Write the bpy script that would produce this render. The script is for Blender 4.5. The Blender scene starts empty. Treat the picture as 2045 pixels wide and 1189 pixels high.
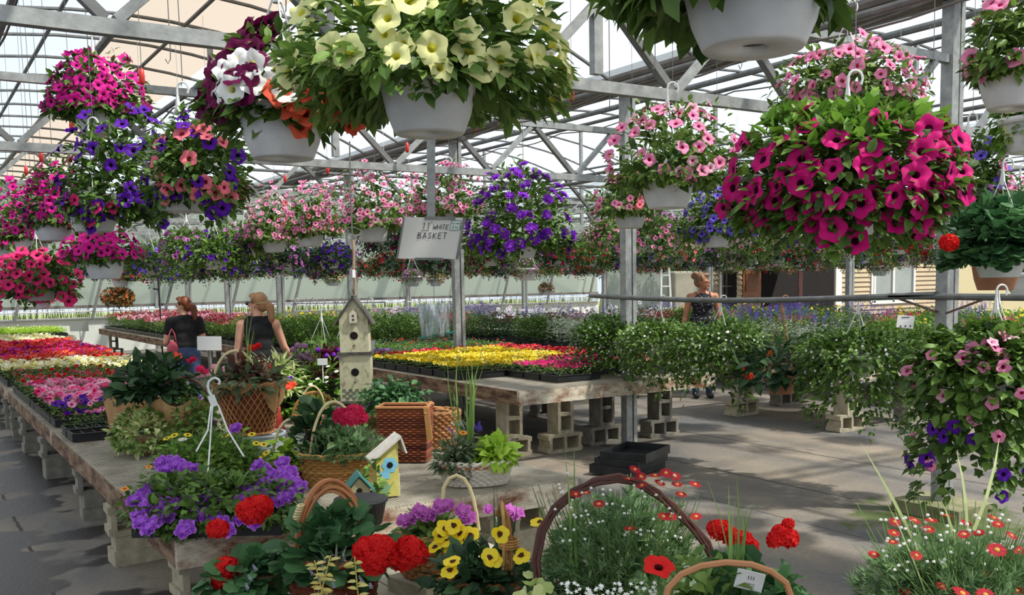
import bpy, math, random
from math import sin, cos, pi, sqrt, atan2
from mathutils import Vector, Matrix
random.seed(11)
U = random.uniform
COL = bpy.context.scene.collection
# ------------------------------------------------------------------ camera model
F, PPY, YAW, PIT, ROL, H = 1886.8, 746.9, 0.57224, -0.09608, -0.01883, 1.7
_f = Vector((sin(YAW)*cos(PIT), cos(YAW)*cos(PIT), sin(PIT)))
_r = Vector((cos(YAW), -sin(YAW), 0)); _u = _r.cross(_f)
CR = cos(ROL)*_r + sin(ROL)*_u; CU = -sin(ROL)*_r + cos(ROL)*_u; CF = _f
EYE = Vector((0, 0, H))
def at(px, py, d): return EYE + d*(CF + (px-1022.5)/F*CR - (py-PPY)/F*CU)
def atz(px, py, z):
    v = CF + (px-1022.5)/F*CR - (py-PPY)/F*CU
    return EYE + v*((z-H)/v.z)
cd = bpy.data.cameras.new('camera'); cam = bpy.data.objects.new('camera', cd); COL.objects.link(cam)
cam.matrix_world = Matrix(((CR.x, CU.x, -CF.x, 0), (CR.y, CU.y, -CF.y, 0), (CR.z, CU.z, -CF.z, H), (0, 0, 0, 1)))
cd.sensor_width = 36; cd.sensor_fit = 'HORIZONTAL'; cd.lens = F*36/2045; cd.shift_y = (PPY-594.5)/2045; cd.shift_x = 0
cd.clip_start = .05; cd.clip_end = 300
bpy.context.scene.camera = cam
# ------------------------------------------------------------------ materials
def lin(c): return tuple(((x/255)/12.92 if x/255 <= .04045 else ((x/255+.055)/1.055)**2.4) for x in c)+(1,)
MC = {}
def nt_new(name):
    m = bpy.data.materials.new(name); m.use_nodes = True; m.node_tree.nodes.clear(); return m, m.node_tree.nodes, m.node_tree.links
def mat(name, a, b=None, rough=.6, transl=0, noise=0, nscale=8, metal=0, bump=0, bscale=40, spec=.4, c=None, stretch=None, gen='Object'):
    """a,b: two srgb colours mixed per island (and by noise when noise>0)"""
    if name in MC: return MC[name]
    m, N, L = nt_new(name)
    out = N.new('ShaderNodeOutputMaterial'); p = N.new('ShaderNodeBsdfPrincipled')
    p.inputs['Roughness'].default_value = rough; p.inputs['Metallic'].default_value = metal
    p.inputs['Specular IOR Level'].default_value = spec
    col = None
    if b is None: p.inputs['Base Color'].default_value = lin(a)
    else:
        r = N.new('ShaderNodeValToRGB'); r.color_ramp.elements[0].color = lin(a); r.color_ramp.elements[1].color = lin(b)
        if c is not None:
            e = r.color_ramp.elements.new(.5); e.color = lin(c)
        if noise > 0:
            tc = N.new('ShaderNodeTexCoord'); n = N.new('ShaderNodeTexNoise'); n.inputs['Scale'].default_value = nscale; n.inputs['Detail'].default_value = 6
            n.inputs['Roughness'].default_value = .65
            src = tc.outputs[gen]
            if stretch:
                mp = N.new('ShaderNodeMapping'); mp.inputs['Scale'].default_value = stretch; L.new(src, mp.inputs[0]); src = mp.outputs[0]
            L.new(src, n.inputs['Vector'])
            mr = N.new('ShaderNodeMapRange'); mr.inputs['From Min'].default_value = .5-.5/(1+noise*3); mr.inputs['From Max'].default_value = .5+.5/(1+noise*3)
            L.new(n.outputs[0], mr.inputs[0]); L.new(mr.outputs[0], r.inputs[0])
        else:
            g = N.new('ShaderNodeNewGeometry'); L.new(g.outputs['Random Per Island'], r.inputs[0])
        L.new(r.outputs[0], p.inputs['Base Color']); col = r.outputs[0]
    if bump > 0:
        tc = N.new('ShaderNodeTexCoord'); n2 = N.new('ShaderNodeTexNoise'); n2.inputs['Scale'].default_value = bscale; n2.inputs['Detail'].default_value = 5
        L.new(tc.outputs['Object'], n2.inputs['Vector']); bm_ = N.new('ShaderNodeBump'); bm_.inputs['Strength'].default_value = bump; bm_.inputs['Distance'].default_value = .01
        L.new(n2.outputs[0], bm_.inputs['Height']); L.new(bm_.outputs[0], p.inputs['Normal'])
    if transl > 0:
        t = N.new('ShaderNodeBsdfTranslucent'); mx = N.new('ShaderNodeMixShader'); mx.inputs[0].default_value = transl
        if col: L.new(col, t.inputs[0])
        else: t.inputs[0].default_value = lin(a)
        L.new(p.outputs[0], mx.inputs[1]); L.new(t.outputs[0], mx.inputs[2]); L.new(mx.outputs[0], out.inputs[0])
    else: L.new(p.outputs[0], out.inputs[0])
    MC[name] = m; return m
def film(name, colr, transp, transl):
    m, N, L = nt_new(name); out = N.new('ShaderNodeOutputMaterial')
    tp = N.new('ShaderNodeBsdfTransparent'); tp.inputs[0].default_value = (.97, .985, 1, 1)
    tl = N.new('ShaderNodeBsdfTranslucent'); tl.inputs[0].default_value = lin(colr)
    df = N.new('ShaderNodeBsdfDiffuse'); df.inputs[0].default_value = lin(colr)
    m1 = N.new('ShaderNodeMixShader'); m1.inputs[0].default_value = transl; L.new(df.outputs[0], m1.inputs[1]); L.new(tl.outputs[0], m1.inputs[2])
    m2 = N.new('ShaderNodeMixShader'); m2.inputs[0].default_value = transp; L.new(m1.outputs[0], m2.inputs[1]); L.new(tp.outputs[0], m2.inputs[2])
    L.new(m2.outputs[0], out.inputs[0]); return m
M = dict(
 galv=mat('galvanized_steel', (128, 130, 128), (170, 172, 168), rough=.55, metal=.35, noise=.5, nscale=14, bump=.1),
 galvd=mat('dull_steel', (96, 97, 96), (128, 128, 125), rough=.6, metal=.3, noise=.5, nscale=10),
 darkm=mat('dark_curtain', (88, 82, 78), (118, 110, 104), rough=.8, noise=.6, nscale=5),
 wire=mat('wire', (120, 118, 112), rough=.5, metal=.5),
 whitep=mat('white_plastic', (218, 218, 214), (232, 232, 228), rough=.38, noise=.4, nscale=5, transl=.06),
 potw=mat('pot_white', (205, 206, 206), (226, 227, 226), rough=.4, noise=.6, nscale=7, transl=.08, bump=.05),
 terra=mat('terracotta_plastic', (150, 100, 72), (172, 120, 90), rough=.55, noise=.5, nscale=8),
 blackp=mat('black_plastic', (24, 25, 27), (42, 44, 46), rough=.42, noise=.5, nscale=9),
 soil=mat('soil', (38, 28, 22), (62, 48, 38), rough=.95, noise=.8, nscale=40),
 red=mat('red_plastic', (206, 52, 42), rough=.4),
 block=mat('concrete_block', (140, 132, 112), (182, 172, 146), rough=.95, noise=.6, nscale=9, bump=.5, bscale=90),
 blockd=mat('grey_concrete_block', (112, 108, 98), (152, 147, 134), rough=.95, noise=.6, nscale=9, bump=.5, bscale=90),
 mesh=mat('expanded_metal', (150, 142, 125), (196, 188, 172), rough=.6, metal=.2, noise=.6, nscale=6),
 wick1=mat('wicker_red_brown', (86, 38, 24), (150, 82, 48), rough=.5, bump=.1),
 wick2=mat('wicker_honey', (164, 112, 56), (204, 156, 92), rough=.5),
 wick3=mat('wicker_straw', (196, 176, 122), (222, 206, 160), rough=.55),
 wick4=mat('wicker_white', (196, 188, 172), (222, 216, 204), rough=.6),
 wick5=mat('wicker_tan', (140, 92, 52), (182, 130, 80), rough=.55),
 twig=mat('dark_twig', (58, 30, 26), (96, 56, 44), rough=.6, bump=.3),
 burlap=mat('burlap', (150, 112, 70), (176, 136, 90), rough=.95, noise=.7, nscale=60),
 kraft=mat('kraft_paper', (172, 132, 88), (196, 154, 106), rough=.8, noise=.5, nscale=6),
 zinc=mat('pale_blue_zinc', (150, 164, 170), (176, 188, 192), rough=.5, noise=.5, nscale=6),
 paper=mat('sign_paper', (226, 226, 222), rough=.6),
 board=mat('sign_board', (196, 194, 186), (206, 204, 196), rough=.5, noise=.4, nscale=3),
 ink=mat('black_ink', (30, 30, 32), rough=.7),
 stem=mat('green_stem', (78, 106, 52), (104, 130, 66), rough=.7),
)
def wood_mat(name, pale, rust, scale=3.0, thr=.5, stretch=(1, 1, 3)):
    m, N, L = nt_new(name); out = N.new('ShaderNodeOutputMaterial'); p = N.new('ShaderNodeBsdfPrincipled'); p.inputs['Roughness'].default_value = .85
    tc = N.new('ShaderNodeTexCoord'); mp = N.new('ShaderNodeMapping'); mp.inputs['Scale'].default_value = stretch; L.new(tc.outputs['Object'], mp.inputs[0])
    n = N.new('ShaderNodeTexNoise'); n.inputs['Scale'].default_value = scale; n.inputs['Detail'].default_value = 8; n.inputs['Roughness'].default_value = .7; L.new(mp.outputs[0], n.inputs['Vector'])
    r = N.new('ShaderNodeValToRGB'); r.color_ramp.elements[0].position = thr-.06; r.color_ramp.elements[0].color = lin(pale); r.color_ramp.elements[1].position = thr+.12; r.color_ramp.elements[1].color = lin(rust)
    L.new(n.outputs[0], r.inputs[0])
    n2 = N.new('ShaderNodeTexNoise'); n2.inputs['Scale'].default_value = 30; n2.inputs['Detail'].default_value = 4; L.new(mp.outputs[0], n2.inputs['Vector'])
    mx = N.new('ShaderNodeMix'); mx.data_type = 'RGBA'; mx.blend_type = 'MULTIPLY'; mx.inputs[0].default_value = .5
    L.new(r.outputs[0], mx.inputs[6]); L.new(n2.outputs[0], mx.inputs[7]); L.new(mx.outputs[2], p.inputs['Base Color']); L.new(p.outputs[0], out.inputs[0])
    return m
M['wood'] = wood_mat('rust_stained_wood', (236, 226, 202), (132, 76, 44), 2.6, .5, (1, 1, 2.2))
M['woodd'] = wood_mat('dark_stained_wood', (168, 140, 110), (92, 56, 38), 3.0, .46, (1, 1, 4))
def leafm(name, a, b, transl=.3, rough=.5): return mat(name, a, b, rough=rough, transl=transl, spec=.35)
LM = dict(
 pet=leafm('leaf_petunia', (46, 74, 26), (112, 146, 62)), bright=leafm('leaf_bright', (66, 110, 34), (132, 174, 66)),
 dark=leafm('leaf_dark', (30, 56, 32), (66, 98, 58)), gera=leafm('leaf_geranium', (42, 82, 48), (90, 134, 82)),
 lime=leafm('leaf_lime', (142, 186, 44), (190, 220, 84)), feather=leafm('leaf_feathery', (78, 112, 68), (140, 170, 118)),
 olive=leafm('leaf_olive', (82, 84, 40), (140, 118, 58)), silver=leafm('leaf_silver', (126, 142, 122), (180, 190, 170)),
 varieg=leafm('leaf_cream_green', (176, 196, 116), (222, 226, 168)), grass=leafm('leaf_grass', (96, 134, 62), (150, 180, 98)),
 redl=leafm('leaf_burgundy', (72, 34, 30), (110, 66, 48)), mid=leafm('leaf_midgreen', (62, 94, 38), (126, 156, 72)),
 grey=leafm('leaf_greygreen', (66, 84, 56), (108, 126, 88)))
def petal(name, a, b=None, transl=.3): return mat('petal_'+name, a, b or tuple(min(255, int(x*1.12+8)) for x in a), rough=.6, transl=transl, spec=.2)
PM = dict(
 yellow=(petal('pale_yellow', (232, 232, 140), (246, 244, 186)), petal('throat_yellow', (206, 200, 74))),
 mag=(petal('magenta', (196, 14, 120), (228, 40, 160)), petal('throat_magenta', (110, 0, 60))),
 magdeep=(petal('deep_magenta', (190, 6, 100), (222, 20, 130)), petal('throat_deep_magenta', (70, 0, 40))),
 hot=(petal('hot_pink', (238, 32, 110), (250, 70, 140)), petal('throat_hot_pink', (140, 10, 60))),
 pink=(petal('pink', (232, 120, 168), (246, 160, 196)), petal('throat_pink', (176, 30, 90))),
 lpink=(petal('light_pink', (236, 168, 190), (248, 200, 214)), petal('throat_light_pink', (190, 80, 120))),
 salmon=(petal('salmon_pink', (240, 104, 120), (252, 140, 150)), petal('throat_salmon', (170, 40, 70))),
 coral=(petal('coral', (240, 84, 52), (250, 116, 84)), petal('throat_coral', (180, 30, 20))),
 purple=(petal('violet', (74, 14, 140), (104, 30, 180)), petal('throat_violet', (30, 0, 60))),
 dpurple=(petal('double_violet', (128, 34, 190), (172, 84, 226)), petal('throat_double', (90, 20, 140))),
 lav=(petal('lavender_purple', (140, 52, 190), (208, 136, 238)), petal('throat_lavender', (110, 50, 170))),
 blue=(petal('blue_violet', (96, 70, 190), (130, 104, 220)), petal('throat_blue', (50, 30, 120))),
 burg=(petal('burgundy', (84, 8, 52), (120, 18, 76)), petal('throat_burgundy', (30, 0, 16))),
 white=(petal('white', (240, 240, 232), (250, 250, 246)), petal('throat_white', (220, 224, 150))),
 red=(petal('red', (206, 14, 22), (232, 40, 34)), petal('throat_red', (70, 0, 8))),
 crim=(petal('crimson', (186, 20, 66), (216, 50, 96)), petal('throat_crimson', (90, 0, 26))),
 dred=(petal('dark_red', (150, 18, 34), (186, 34, 50)), petal('throat_dark_red', (206, 140, 66))),
 gold=(petal('golden_yellow', (238, 208, 30), (250, 228, 70)), petal('throat_gold', (66, 30, 16))),
 orange=(petal('orange', (240, 140, 40), (250, 170, 70)), petal('throat_orange', (150, 60, 20))),
 lilac=(petal('lilac', (176, 130, 170), (206, 170, 196)), petal('throat_lilac', (80, 30, 80))),
 greyl=(petal('grey_lavender', (140, 138, 156), (176, 174, 188)), petal('throat_grey', (90, 84, 120))),
 dusty=(petal('dusty_rose', (176, 84, 96), (206, 120, 128)), petal('throat_dusty', (120, 40, 50))),
 ppink=(petal('purple_pink', (186, 90, 180), (216, 130, 206)), petal('throat_purple_pink', (90, 10, 100))),
 cream=(petal('cream', (238, 226, 150), (248, 240, 186)), petal('throat_cream', (200, 170, 70))),
 whiteeye=(petal('white_edge', (214, 200, 216), (236, 228, 238)), petal('throat_darkeye', (50, 14, 60))),
 rust=(petal('rust_orange', (170, 84, 40), (204, 124, 66)), petal('throat_rust', (120, 50, 20))))
# ------------------------------------------------------------------ mesh builder
class MB:
    def __init__(s): s.v = []; s.f = []; s.m = []
    def add(s, vs, fs, mi=0, T=None):
        o = len(s.v)
        s.v += [tuple(T @ Vector(v)) for v in vs] if T is not None else [tuple(v) for v in vs]
        for f in fs: s.f.append(tuple(i+o for i in f)); s.m.append(mi)
    def join(s, q, T=None, mi=None):
        o = len(s.v); s.v += [tuple(T @ Vector(v)) for v in q.v] if T is not None else q.v
        s.f += [tuple(i+o for i in f) for f in q.f]; s.m += q.m if mi is None else [mi]*len(q.f)
    def box(s, c, d, T=None, mi=0, rz=0):
        x, y, z = d[0]/2, d[1]/2, d[2]/2
        vs = [(-x, -y, -z), (x, -y, -z), (x, y, -z), (-x, y, -z), (-x, -y, z), (x, -y, z), (x, y, z), (-x, y, z)]
        R = Matrix.Translation(c) @ Matrix.Rotation(rz, 4, 'Z')
        if T is not None: R = T @ R
        s.add(vs, [(0, 3, 2, 1), (4, 5, 6, 7), (0, 1, 5, 4), (1, 2, 6, 5), (2, 3, 7, 6), (3, 0, 4, 7)], mi, R)
    def beam(s, a, b, w, h, mi=0, up=(0, 0, 1)):
        a = Vector(a); b = Vector(b); d = b-a; L = d.length; d.normalize(); u = Vector(up)
        if abs(d.dot(u)) > .95: u = Vector((0, 1, 0))
        x = d.cross(u).normalized(); z = x.cross(d)
        vs = []
        for p in (a, b):
            for i, j in ((-1, -1), (1, -1), (1, 1), (-1, 1)): vs.append(p+x*(i*w/2)+z*(j*h/2))
        s.add(vs, [(0, 1, 2, 3), (7, 6, 5, 4), (0, 4, 5, 1), (1, 5, 6, 2), (2, 6, 7, 3), (3, 7, 4, 0)], mi)
    def tube(s, pts, r, n=6, mi=0, caps=True, closed=False):
        pts = [Vector(p) for p in pts]; k = len(pts); rs = r if isinstance(r, (list, tuple)) else [r]*k
        vs = []; px = None
        for i, p in enumerate(pts):
            if closed: d = pts[(i+1) % k]-pts[i-1]
            else: d = (pts[min(i+1, k-1)]-pts[max(i-1, 0)])
            if d.length < 1e-9: d = Vector((0, 0, 1))
            d.normalize()
            if px is None: a = Vector((0, 0, 1)) if abs(d.z) < .9 else Vector((1, 0, 0)); px = (a-d*a.dot(d)).normalized()
            else:
                px = px-d*px.dot(d)
                px = px.normalized() if px.length > 1e-6 else Vector((1, 0, 0))
            py = d.cross(px)
            for j in range(n):
                t = 2*pi*j/n; vs.append(p+(px*cos(t)+py*sin(t))*rs[i])
        fs = []
        for i in range(k if closed else k-1):
            for j in range(n):
                a = i*n+j; b = i*n+(j+1) % n; c = ((i+1) % k)*n+(j+1) % n; d = ((i+1) % k)*n+j; fs.append((a, b, c, d))
        if caps and not closed: fs.append(tuple(range(n-1, -1, -1))); fs.append(tuple(range((k-1)*n, k*n)))
        s.add(vs, fs, mi)
    def lathe(s, prof, n=32, T=None, mi=0, sx=1, sy=1):
        vs = []; fs = []
        for r, z in prof:
            for j in range(n): vs.append((r*cos(2*pi*j/n)*sx, r*sin(2*pi*j/n)*sy, z))
        for i in range(len(prof)-1):
            for j in range(n): fs.append((i*n+j, i*n+(j+1) % n, (i+1)*n+(j+1) % n, (i+1)*n+j))
        s.add(vs, fs, mi, T)
    def mesh(s, name, mats, smooth=False):
        me = bpy.data.meshes.new(name); me.from_pydata(s.v, [], s.f)
        if not isinstance(mats, (list, tuple)): mats = [mats]
        for m in mats: me.materials.append(m)
        if len(mats) > 1: me.polygons.foreach_set('material_index', s.m)
        if smooth: me.polygons.foreach_set('use_smooth', [True]*len(s.f))
        me.update(); return me
    def obj(s, name, mats, parent=None, smooth=False, label=None, kind=None):
        return mkobj(name, s.mesh(name, mats, smooth), parent, label, kind)
def mkobj(name, me, parent=None, label=None, kind=None, loc=None):
    o = bpy.data.objects.new(name, me); COL.objects.link(o)
    if parent: o.parent = parent
    if label: o['label'] = label
    if kind: o['kind'] = kind
    if loc is not None: o.location = loc
    return o
def tag(o, label, cat, group=None, kind=None):
    o['label'] = label; o['category'] = cat
    if group: o['group'] = group
    if kind: o['kind'] = kind
    return o
def empty(name, loc, label, cat, group=None, rz=0):
    o = bpy.data.objects.new(name, None); o.empty_display_size = .05; COL.objects.link(o); o.location = loc; o.rotation_euler = (0, 0, rz)
    return tag(o, label, cat, group)
def copy_tree(o, parent=None):
    c = o.copy(); COL.objects.link(c)
    if parent: c.parent = parent
    for ch in o.children: copy_tree(ch, c)
    return c
def struct(o): o['kind'] = 'structure'; return o
ORD = ['first', 'second', 'third', 'fourth', 'fifth', 'sixth', 'seventh', 'eighth', 'ninth', 'tenth', 'eleventh', 'twelfth', 'thirteenth', 'fourteenth', 'fifteenth', 'sixteenth', 'seventeenth', 'eighteenth', 'nineteenth', 'twentieth']
# ------------------------------------------------------------------ plant primitives
def basis(d, up):
    d = d.normalized(); x = d.cross(up)
    if x.length < 1e-4: x = Vector((1, 0, 0))
    x.normalize(); n = x.cross(d); return x, d, n
def leaf(mb, p, d, up, L, W, kind=0, mi=0):
    x, d, n = basis(d, up)
    if kind == 0:   # pointed oval, folded and curved, 6 faces
        w = W/2
        P = [p, p+d*L*.3+x*w*.85+n*w*.25, p+d*L*.3-n*w*.05, p+d*L*.3-x*w*.85+n*w*.25, p+d*L*.65+x*w*.8-n*w*.1, p+d*L*.66-n*w*.3, p+d*L*.65-x*w*.8-n*w*.1, p+d*L-n*w*.8]
        mb.add(P, [(0, 1, 2), (0, 2, 3), (1, 4, 5, 2), (2, 5, 6, 3), (4, 7, 5), (5, 7, 6)], mi)
    elif kind == 1:  # cheap, 2 tris folded
        w = W/2; P = [p, p+d*L*.45+x*w+n*w*.3, p+d*L-n*w*.5, p+d*L*.45-x*w+n*w*.3]
        mb.add(P, [(0, 1, 2), (0, 2, 3)], mi)
    elif kind == 2:  # strap
        w = W/2; P = []
        for i, t in enumerate((0, .35, .7, 1)):
            c = p+d*L*t-n*L*.28*t*t; ww = w*(1-.9*t**3); P += [c+x*ww, c-x*ww]
        mb.add(P, [(0, 2, 3, 1), (2, 4, 5, 3), (4, 6, 7, 5)], mi)
    elif kind == 3:  # round scalloped geranium leaf
        K = 13; P = [p+d*L*.12]
        for i in range(K):
            t = -2.75+5.5*i/(K-1); r = L*.5*(1+(.1 if i % 2 else -.04)); P.append(p+d*(L*.42+cos(t)*r)+x*(sin(t)*r)+n*(abs(sin(t*1.6))*L*.1))
        mb.add(P, [(0, i, i+1) for i in range(1, K)], mi)
    elif kind == 4:  # feathery: 7 thin needles
        for k in range(6):
            a = (k-2.5)*.42; dd = (d*cos(a)+x*sin(a)+n*U(-.3, .3)).normalized(); o = p+d*L*.12*k*.5
            q = o+dd*L*.7; w = x*W*.12
            mb.add([o-w, o+w, q], [(0, 1, 2)], mi)
    elif kind == 5:  # thin needle leaf
        w = x*W*.5; mb.add([p, p+d*L*.5+w, p+d*L, p+d*L*.5-w], [(0, 1, 2), (0, 2, 3)], mi)
def blossom(mb, T, kind='pet', hi=True):
    """unit blossom opening to +Z, mats 0 petal, 1 throat"""
    if kind == 'pet':
        n = 20 if hi else 10; rings = ((.1, -.55, 1), (.3, -.12, 1), (.68, .02, 0), (1.0, .0, 0)) if hi else ((.12, -.35, 1), (.34, -.05, 1), (1, .02, 0))
        vs = []; fs = []; ms = []; ph = U(0, 6)
        for k, (r, z, _) in enumerate(rings):
            for j in range(n):
                t = 2*pi*j/n; e = (k/(len(rings)-1))
                rr = r*(1+e*e*.1*cos(5*t)); zz = z+e*e*(.1*cos(5*t+ph)+.07*sin((7 if hi else 3)*t+ph)); vs.append((rr*cos(t), rr*sin(t), zz))
        for k in range(len(rings)-1):
            for j in range(n): fs.append((k*n+j, k*n+(j+1) % n, (k+1)*n+(j+1) % n, (k+1)*n+j)); ms.append(1 if rings[k+1][2] else 0)
        fs.append(tuple(range(n))); ms.append(1)
        o = len(mb.v); mb.v += [tuple(T @ Vector(v)) for v in vs]; mb.f += [tuple(i+o for i in f) for f in fs]; mb.m += ms
    elif kind == 'double':
        for lay in range(4 if hi else 2):
            R = (1, .78, .55, .35)[lay]; z0 = (0, .12, .24, .34)[lay]; n = 24 if hi else 12; ph = U(0, 6); vs = []; fs = []
            for k, (r, z) in enumerate(((.08, -.25), (.55, .0), (1, .12))):
                for j in range(n):
                    t = 2*pi*j/n; e = k/2; a = 1+e*.12*sin(5*t+ph)
                    vs.append((R*r*a*cos(t), R*r*a*sin(t), z0+R*(z+e*(.22*sin(8*t+ph*2)+.12*sin(3*t+ph)))))
            for k in range(2):
                for j in range(n): fs.append((k*n+j, k*n+(j+1) % n, (k+1)*n+(j+1) % n, (k+1)*n+j))
            mb.add(vs, fs, 0, T)
    elif kind == 'daisy':
        n = 15 if hi else 9
        for j in range(n):
            t = 2*pi*j/n; c, s_ = cos(t), sin(t); w = 2.4/n
            P = [(.22*c, .22*s_, .02), (.65*c-w*s_, .65*s_+w*c, .06), (1*c, 1*s_, .0), (.65*c+w*s_, .65*s_-w*c, .06)]
            mb.add(P, [(0, 1, 2, 3)], 0, T)
        q = MB(); q.lathe([(.26, 0), (.24, .1), (.12, .17), (0.001, .18)], 10); mb.join(q, T, 1)
    elif kind == 'pansy':
        for a, r, l in ((.9, .52, .5), (2.24, .52, .5), (0, .5, .46), (pi, .5, .46), (-pi/2, .6, .46)):
            cx, cy = cos(a)*l, sin(a)*l; vs = [(cx*.25, cy*.25, .05)]; n = 10
            for j in range(n): t = 2*pi*j/n; vs.append((cx+r*cos(t), cy+r*sin(t)*.95, .03*sin(3*t)+(.02 if a > 0 else .06)))
            mb.add(vs, [(0, 1+j, 1+(j+1) % n) for j in range(n)], 0, T)
        vs = [(0, -.08, .11)]+[(.34*cos(t)*(1+.3*cos(3*t)), -.12+.3*sin(t), .1) for t in [2*pi*j/10 for j in range(10)]]
        mb.add(vs, [(0, 1+j, 1+(j+1) % 10) for j in range(10)], 1, T)
    elif kind == 'umbel':  # geranium head of many florets
        N_ = 46 if hi else 16
        for i in range(N_):
            z = 1-1.55*(i+.5)/N_; t = i*2.39996; r = sqrt(max(0, 1-z*z)); d = Vector((r*cos(t), r*sin(t), z*.85)); x, dd, n = basis(d, Vector((0, 0, 1)) if abs(z) < .9 else Vector((1, 0, 0)))
            c = d*.82; w = .34 if hi else .5; ph = U(0, 6); P = [c]
            for k in range(10):
                a = 2*pi*k/10+ph; rr = w*(1.05 if k % 2 else .62); P.append(c+(x*cos(a)+n*sin(a))*rr+dd*(.1+U(-.06, .1)))
            mb.add(P, [(0, 1+k, 1+(k+1) % 10) for k in range(10)], 0, T)
    elif kind == 'spike':
        n = 22 if hi else 10
        for i in range(n):
            z = 3.2*i/n; t = i*2.4; r = .42*(1-.75*i/n); c = Vector((r*cos(t), r*sin(t), z)); d = Vector((cos(t), sin(t), .5))
            x, dd, nn = basis(d, Vector((0, 0, 1))); P = [c*1-dd*.2, c+x*.2+nn*.1, c+dd*.35, c-x*.2+nn*.1, c+nn*.22]
            mb.add(P, [(0, 1, 4), (1, 2, 4), (2, 3, 4), (3, 0, 4)], 0, T)
    elif kind == 'star':
        P = [(0, 0, 0)]+[((1 if k % 2 else .45)*cos(pi*k/5), (1 if k % 2 else .45)*sin(pi*k/5), .06) for k in range(10)]
        mb.add(P, [(0, 1+k, 1+(k+1) % 10) for k in range(10)], 0, T)
BLM = {}
def blossom_mesh(kind, col, var=0, hi=True):
    k = (kind, col, var, hi)
    if k not in BLM:
        mb = MB(); blossom(mb, Matrix.Identity(4), kind, hi); BLM[k] = mb.mesh('blossom_'+kind, PM[col], smooth=True)
    return BLM[k]
def orient(p, n, s, spin=None):
    n = n.normalized(); a = Vector((0, 0, 1)) if abs(n.z) < .95 else Vector((1, 0, 0)); x = a.cross(n).normalized(); y = n.cross(x)
    t = U(0, 6.28) if spin is None else spin; x2 = x*cos(t)+y*sin(t); y2 = n.cross(x2)
    return Matrix(((x2.x*s, y2.x*s, n.x*s, p[0]), (x2.y*s, y2.y*s, n.y*s, p[1]), (x2.z*s, y2.z*s, n.z*s, p[2]), (0, 0, 0, 1)))
class Profile:
    """mound + trailing skirt; r,z of point for angle a and t in 0..1; lumps by angle"""
    def __init__(s, R, H_, D, ctr=(0, 0), lump=.18, flat=1.0, rin=0.0):
        s.R, s.H, s.D, s.c, s.l, s.flat = R, H_, D, ctr, lump, flat; s.ph = [U(0, 6.28) for _ in range(6)]; s.rin = rin
    def pt(s, a, t):
        k = 1+s.l*(.5*sin(2*a+s.ph[0])+.4*sin(3*a+s.ph[1])+.35*sin(5*a+s.ph[2]+3*t)+.3*sin(7*t+s.ph[3]))
        if t < .62:
            u = t/.62*pi/2; r = s.R*sin(u); z = s.H*cos(u); n = Vector((cos(a)*sin(u), sin(a)*sin(u), cos(u)*.9+.1))
        else:
            u = (t-.62)/.38; r = s.R*(1-.22*u*u); z = -s.D*u*(1+.3*sin(3*a+s.ph[4])+.2*sin(7*a+s.ph[5])); n = Vector((cos(a), sin(a), -.15*u))
        return Vector((s.c[0]+r*k*cos(a), s.c[1]+r*k*sin(a)*s.flat, z*(k if z > 0 else 1))), n
    def rand(s, tmax=1.0, tmin=0):
        while True:
            t = U(tmin, tmax); w = sin(min(t/.62, 1)*pi/2)
            if random.random() < w+.05: return s.pt(U(0, 6.2832), t)
def foliage(pr, n, L, W, kind=0, depth=.35, droop=.3, mb=None, tmax=1.0, spread=.7):
    mb = mb or MB()
    for _ in range(n):
        p, nn = pr.rand(tmax); k = 1-depth*random.random()**1.5
        c = Vector((pr.c[0]*(1-k)+p.x*k, pr.c[1]*(1-k)+p.y*k, p.z*k))
        d = (nn+Vector((U(-1, 1), U(-1, 1), U(-1, 1)))*spread-Vector((0, 0, droop*(.3+random.random())))).normalized()
        up = (nn*.6+Vector((U(-.5, .5), U(-.5, .5), .8))).normalized(); s_ = U(.65, 1.2)
        leaf(mb, c, d, up, L*s_, W*s_, kind)
    return mb
def core(pr, mb, k=.62):
    n = int(120+260*min(1, pr.R)); Lc = max(.05, pr.R*.38)
    for _ in range(n):
        p, nn = pr.rand(.97); q = U(.25, k+.12); c = Vector((pr.c[0]*(1-q)+p.x*q, pr.c[1]*(1-q)+p.y*q, p.z*q))
        d = (nn+Vector((U(-1, 1), U(-1, 1), U(-1, .6)))).normalized(); leaf(mb, c, d, (nn*.8+Vector((U(-.5, .5), U(-.5, .5), .6))).normalized(), min(Lc, .10)*U(.8, 1.2), min(Lc, .10)*.6, 0)
CAMDIR = Vector((-CF.x, -CF.y, 0)).normalized()
def scatter_blossoms(root, pr, groups, kind, hi=True, indiv=True, name='blossom'):
    """groups: list of (colour, count, size, angle_range or None, t_range)"""
    for col, cnt, size, ar, tr in groups:
        mb = MB()
        tries = 0; placed = []
        while len(placed) < cnt and tries < cnt*12:
            tries += 1
            a = U(*ar) if ar else (U(0, 6.28) if random.random() < .4 else atan2(CAMDIR.y, CAMDIR.x)+U(-1.5, 1.5))
            t = tr[0]+(tr[1]-tr[0])*random.random()**.8; p, n = pr.pt(a, t)
            kk = U(.93, 1.05); q = Vector((pr.c[0]+(p.x-pr.c[0])*kk, pr.c[1]+(p.y-pr.c[1])*kk, p.z*kk+.008))
            if any((q-w).length < size*1.25 for w in placed): 
                if tries < cnt*8: continue
            placed.append(q)
            nn = (n+CAMDIR*.3+Vector((U(-.6, .6), U(-.6, .6), U(-.35, .5)))).normalized()
            s_ = size*U(.82, 1.12)
            if indiv:
                o = mkobj(name, blossom_mesh(kind, col, random.randrange(3), hi), root); o.matrix_local = orient(q, nn, s_)
            else: blossom(mb, orient(q, nn, s_), kind, hi)
        if not indiv and mb.v: mb.obj('blossoms', PM[col], root, smooth=True, kind='stuff')
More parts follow.
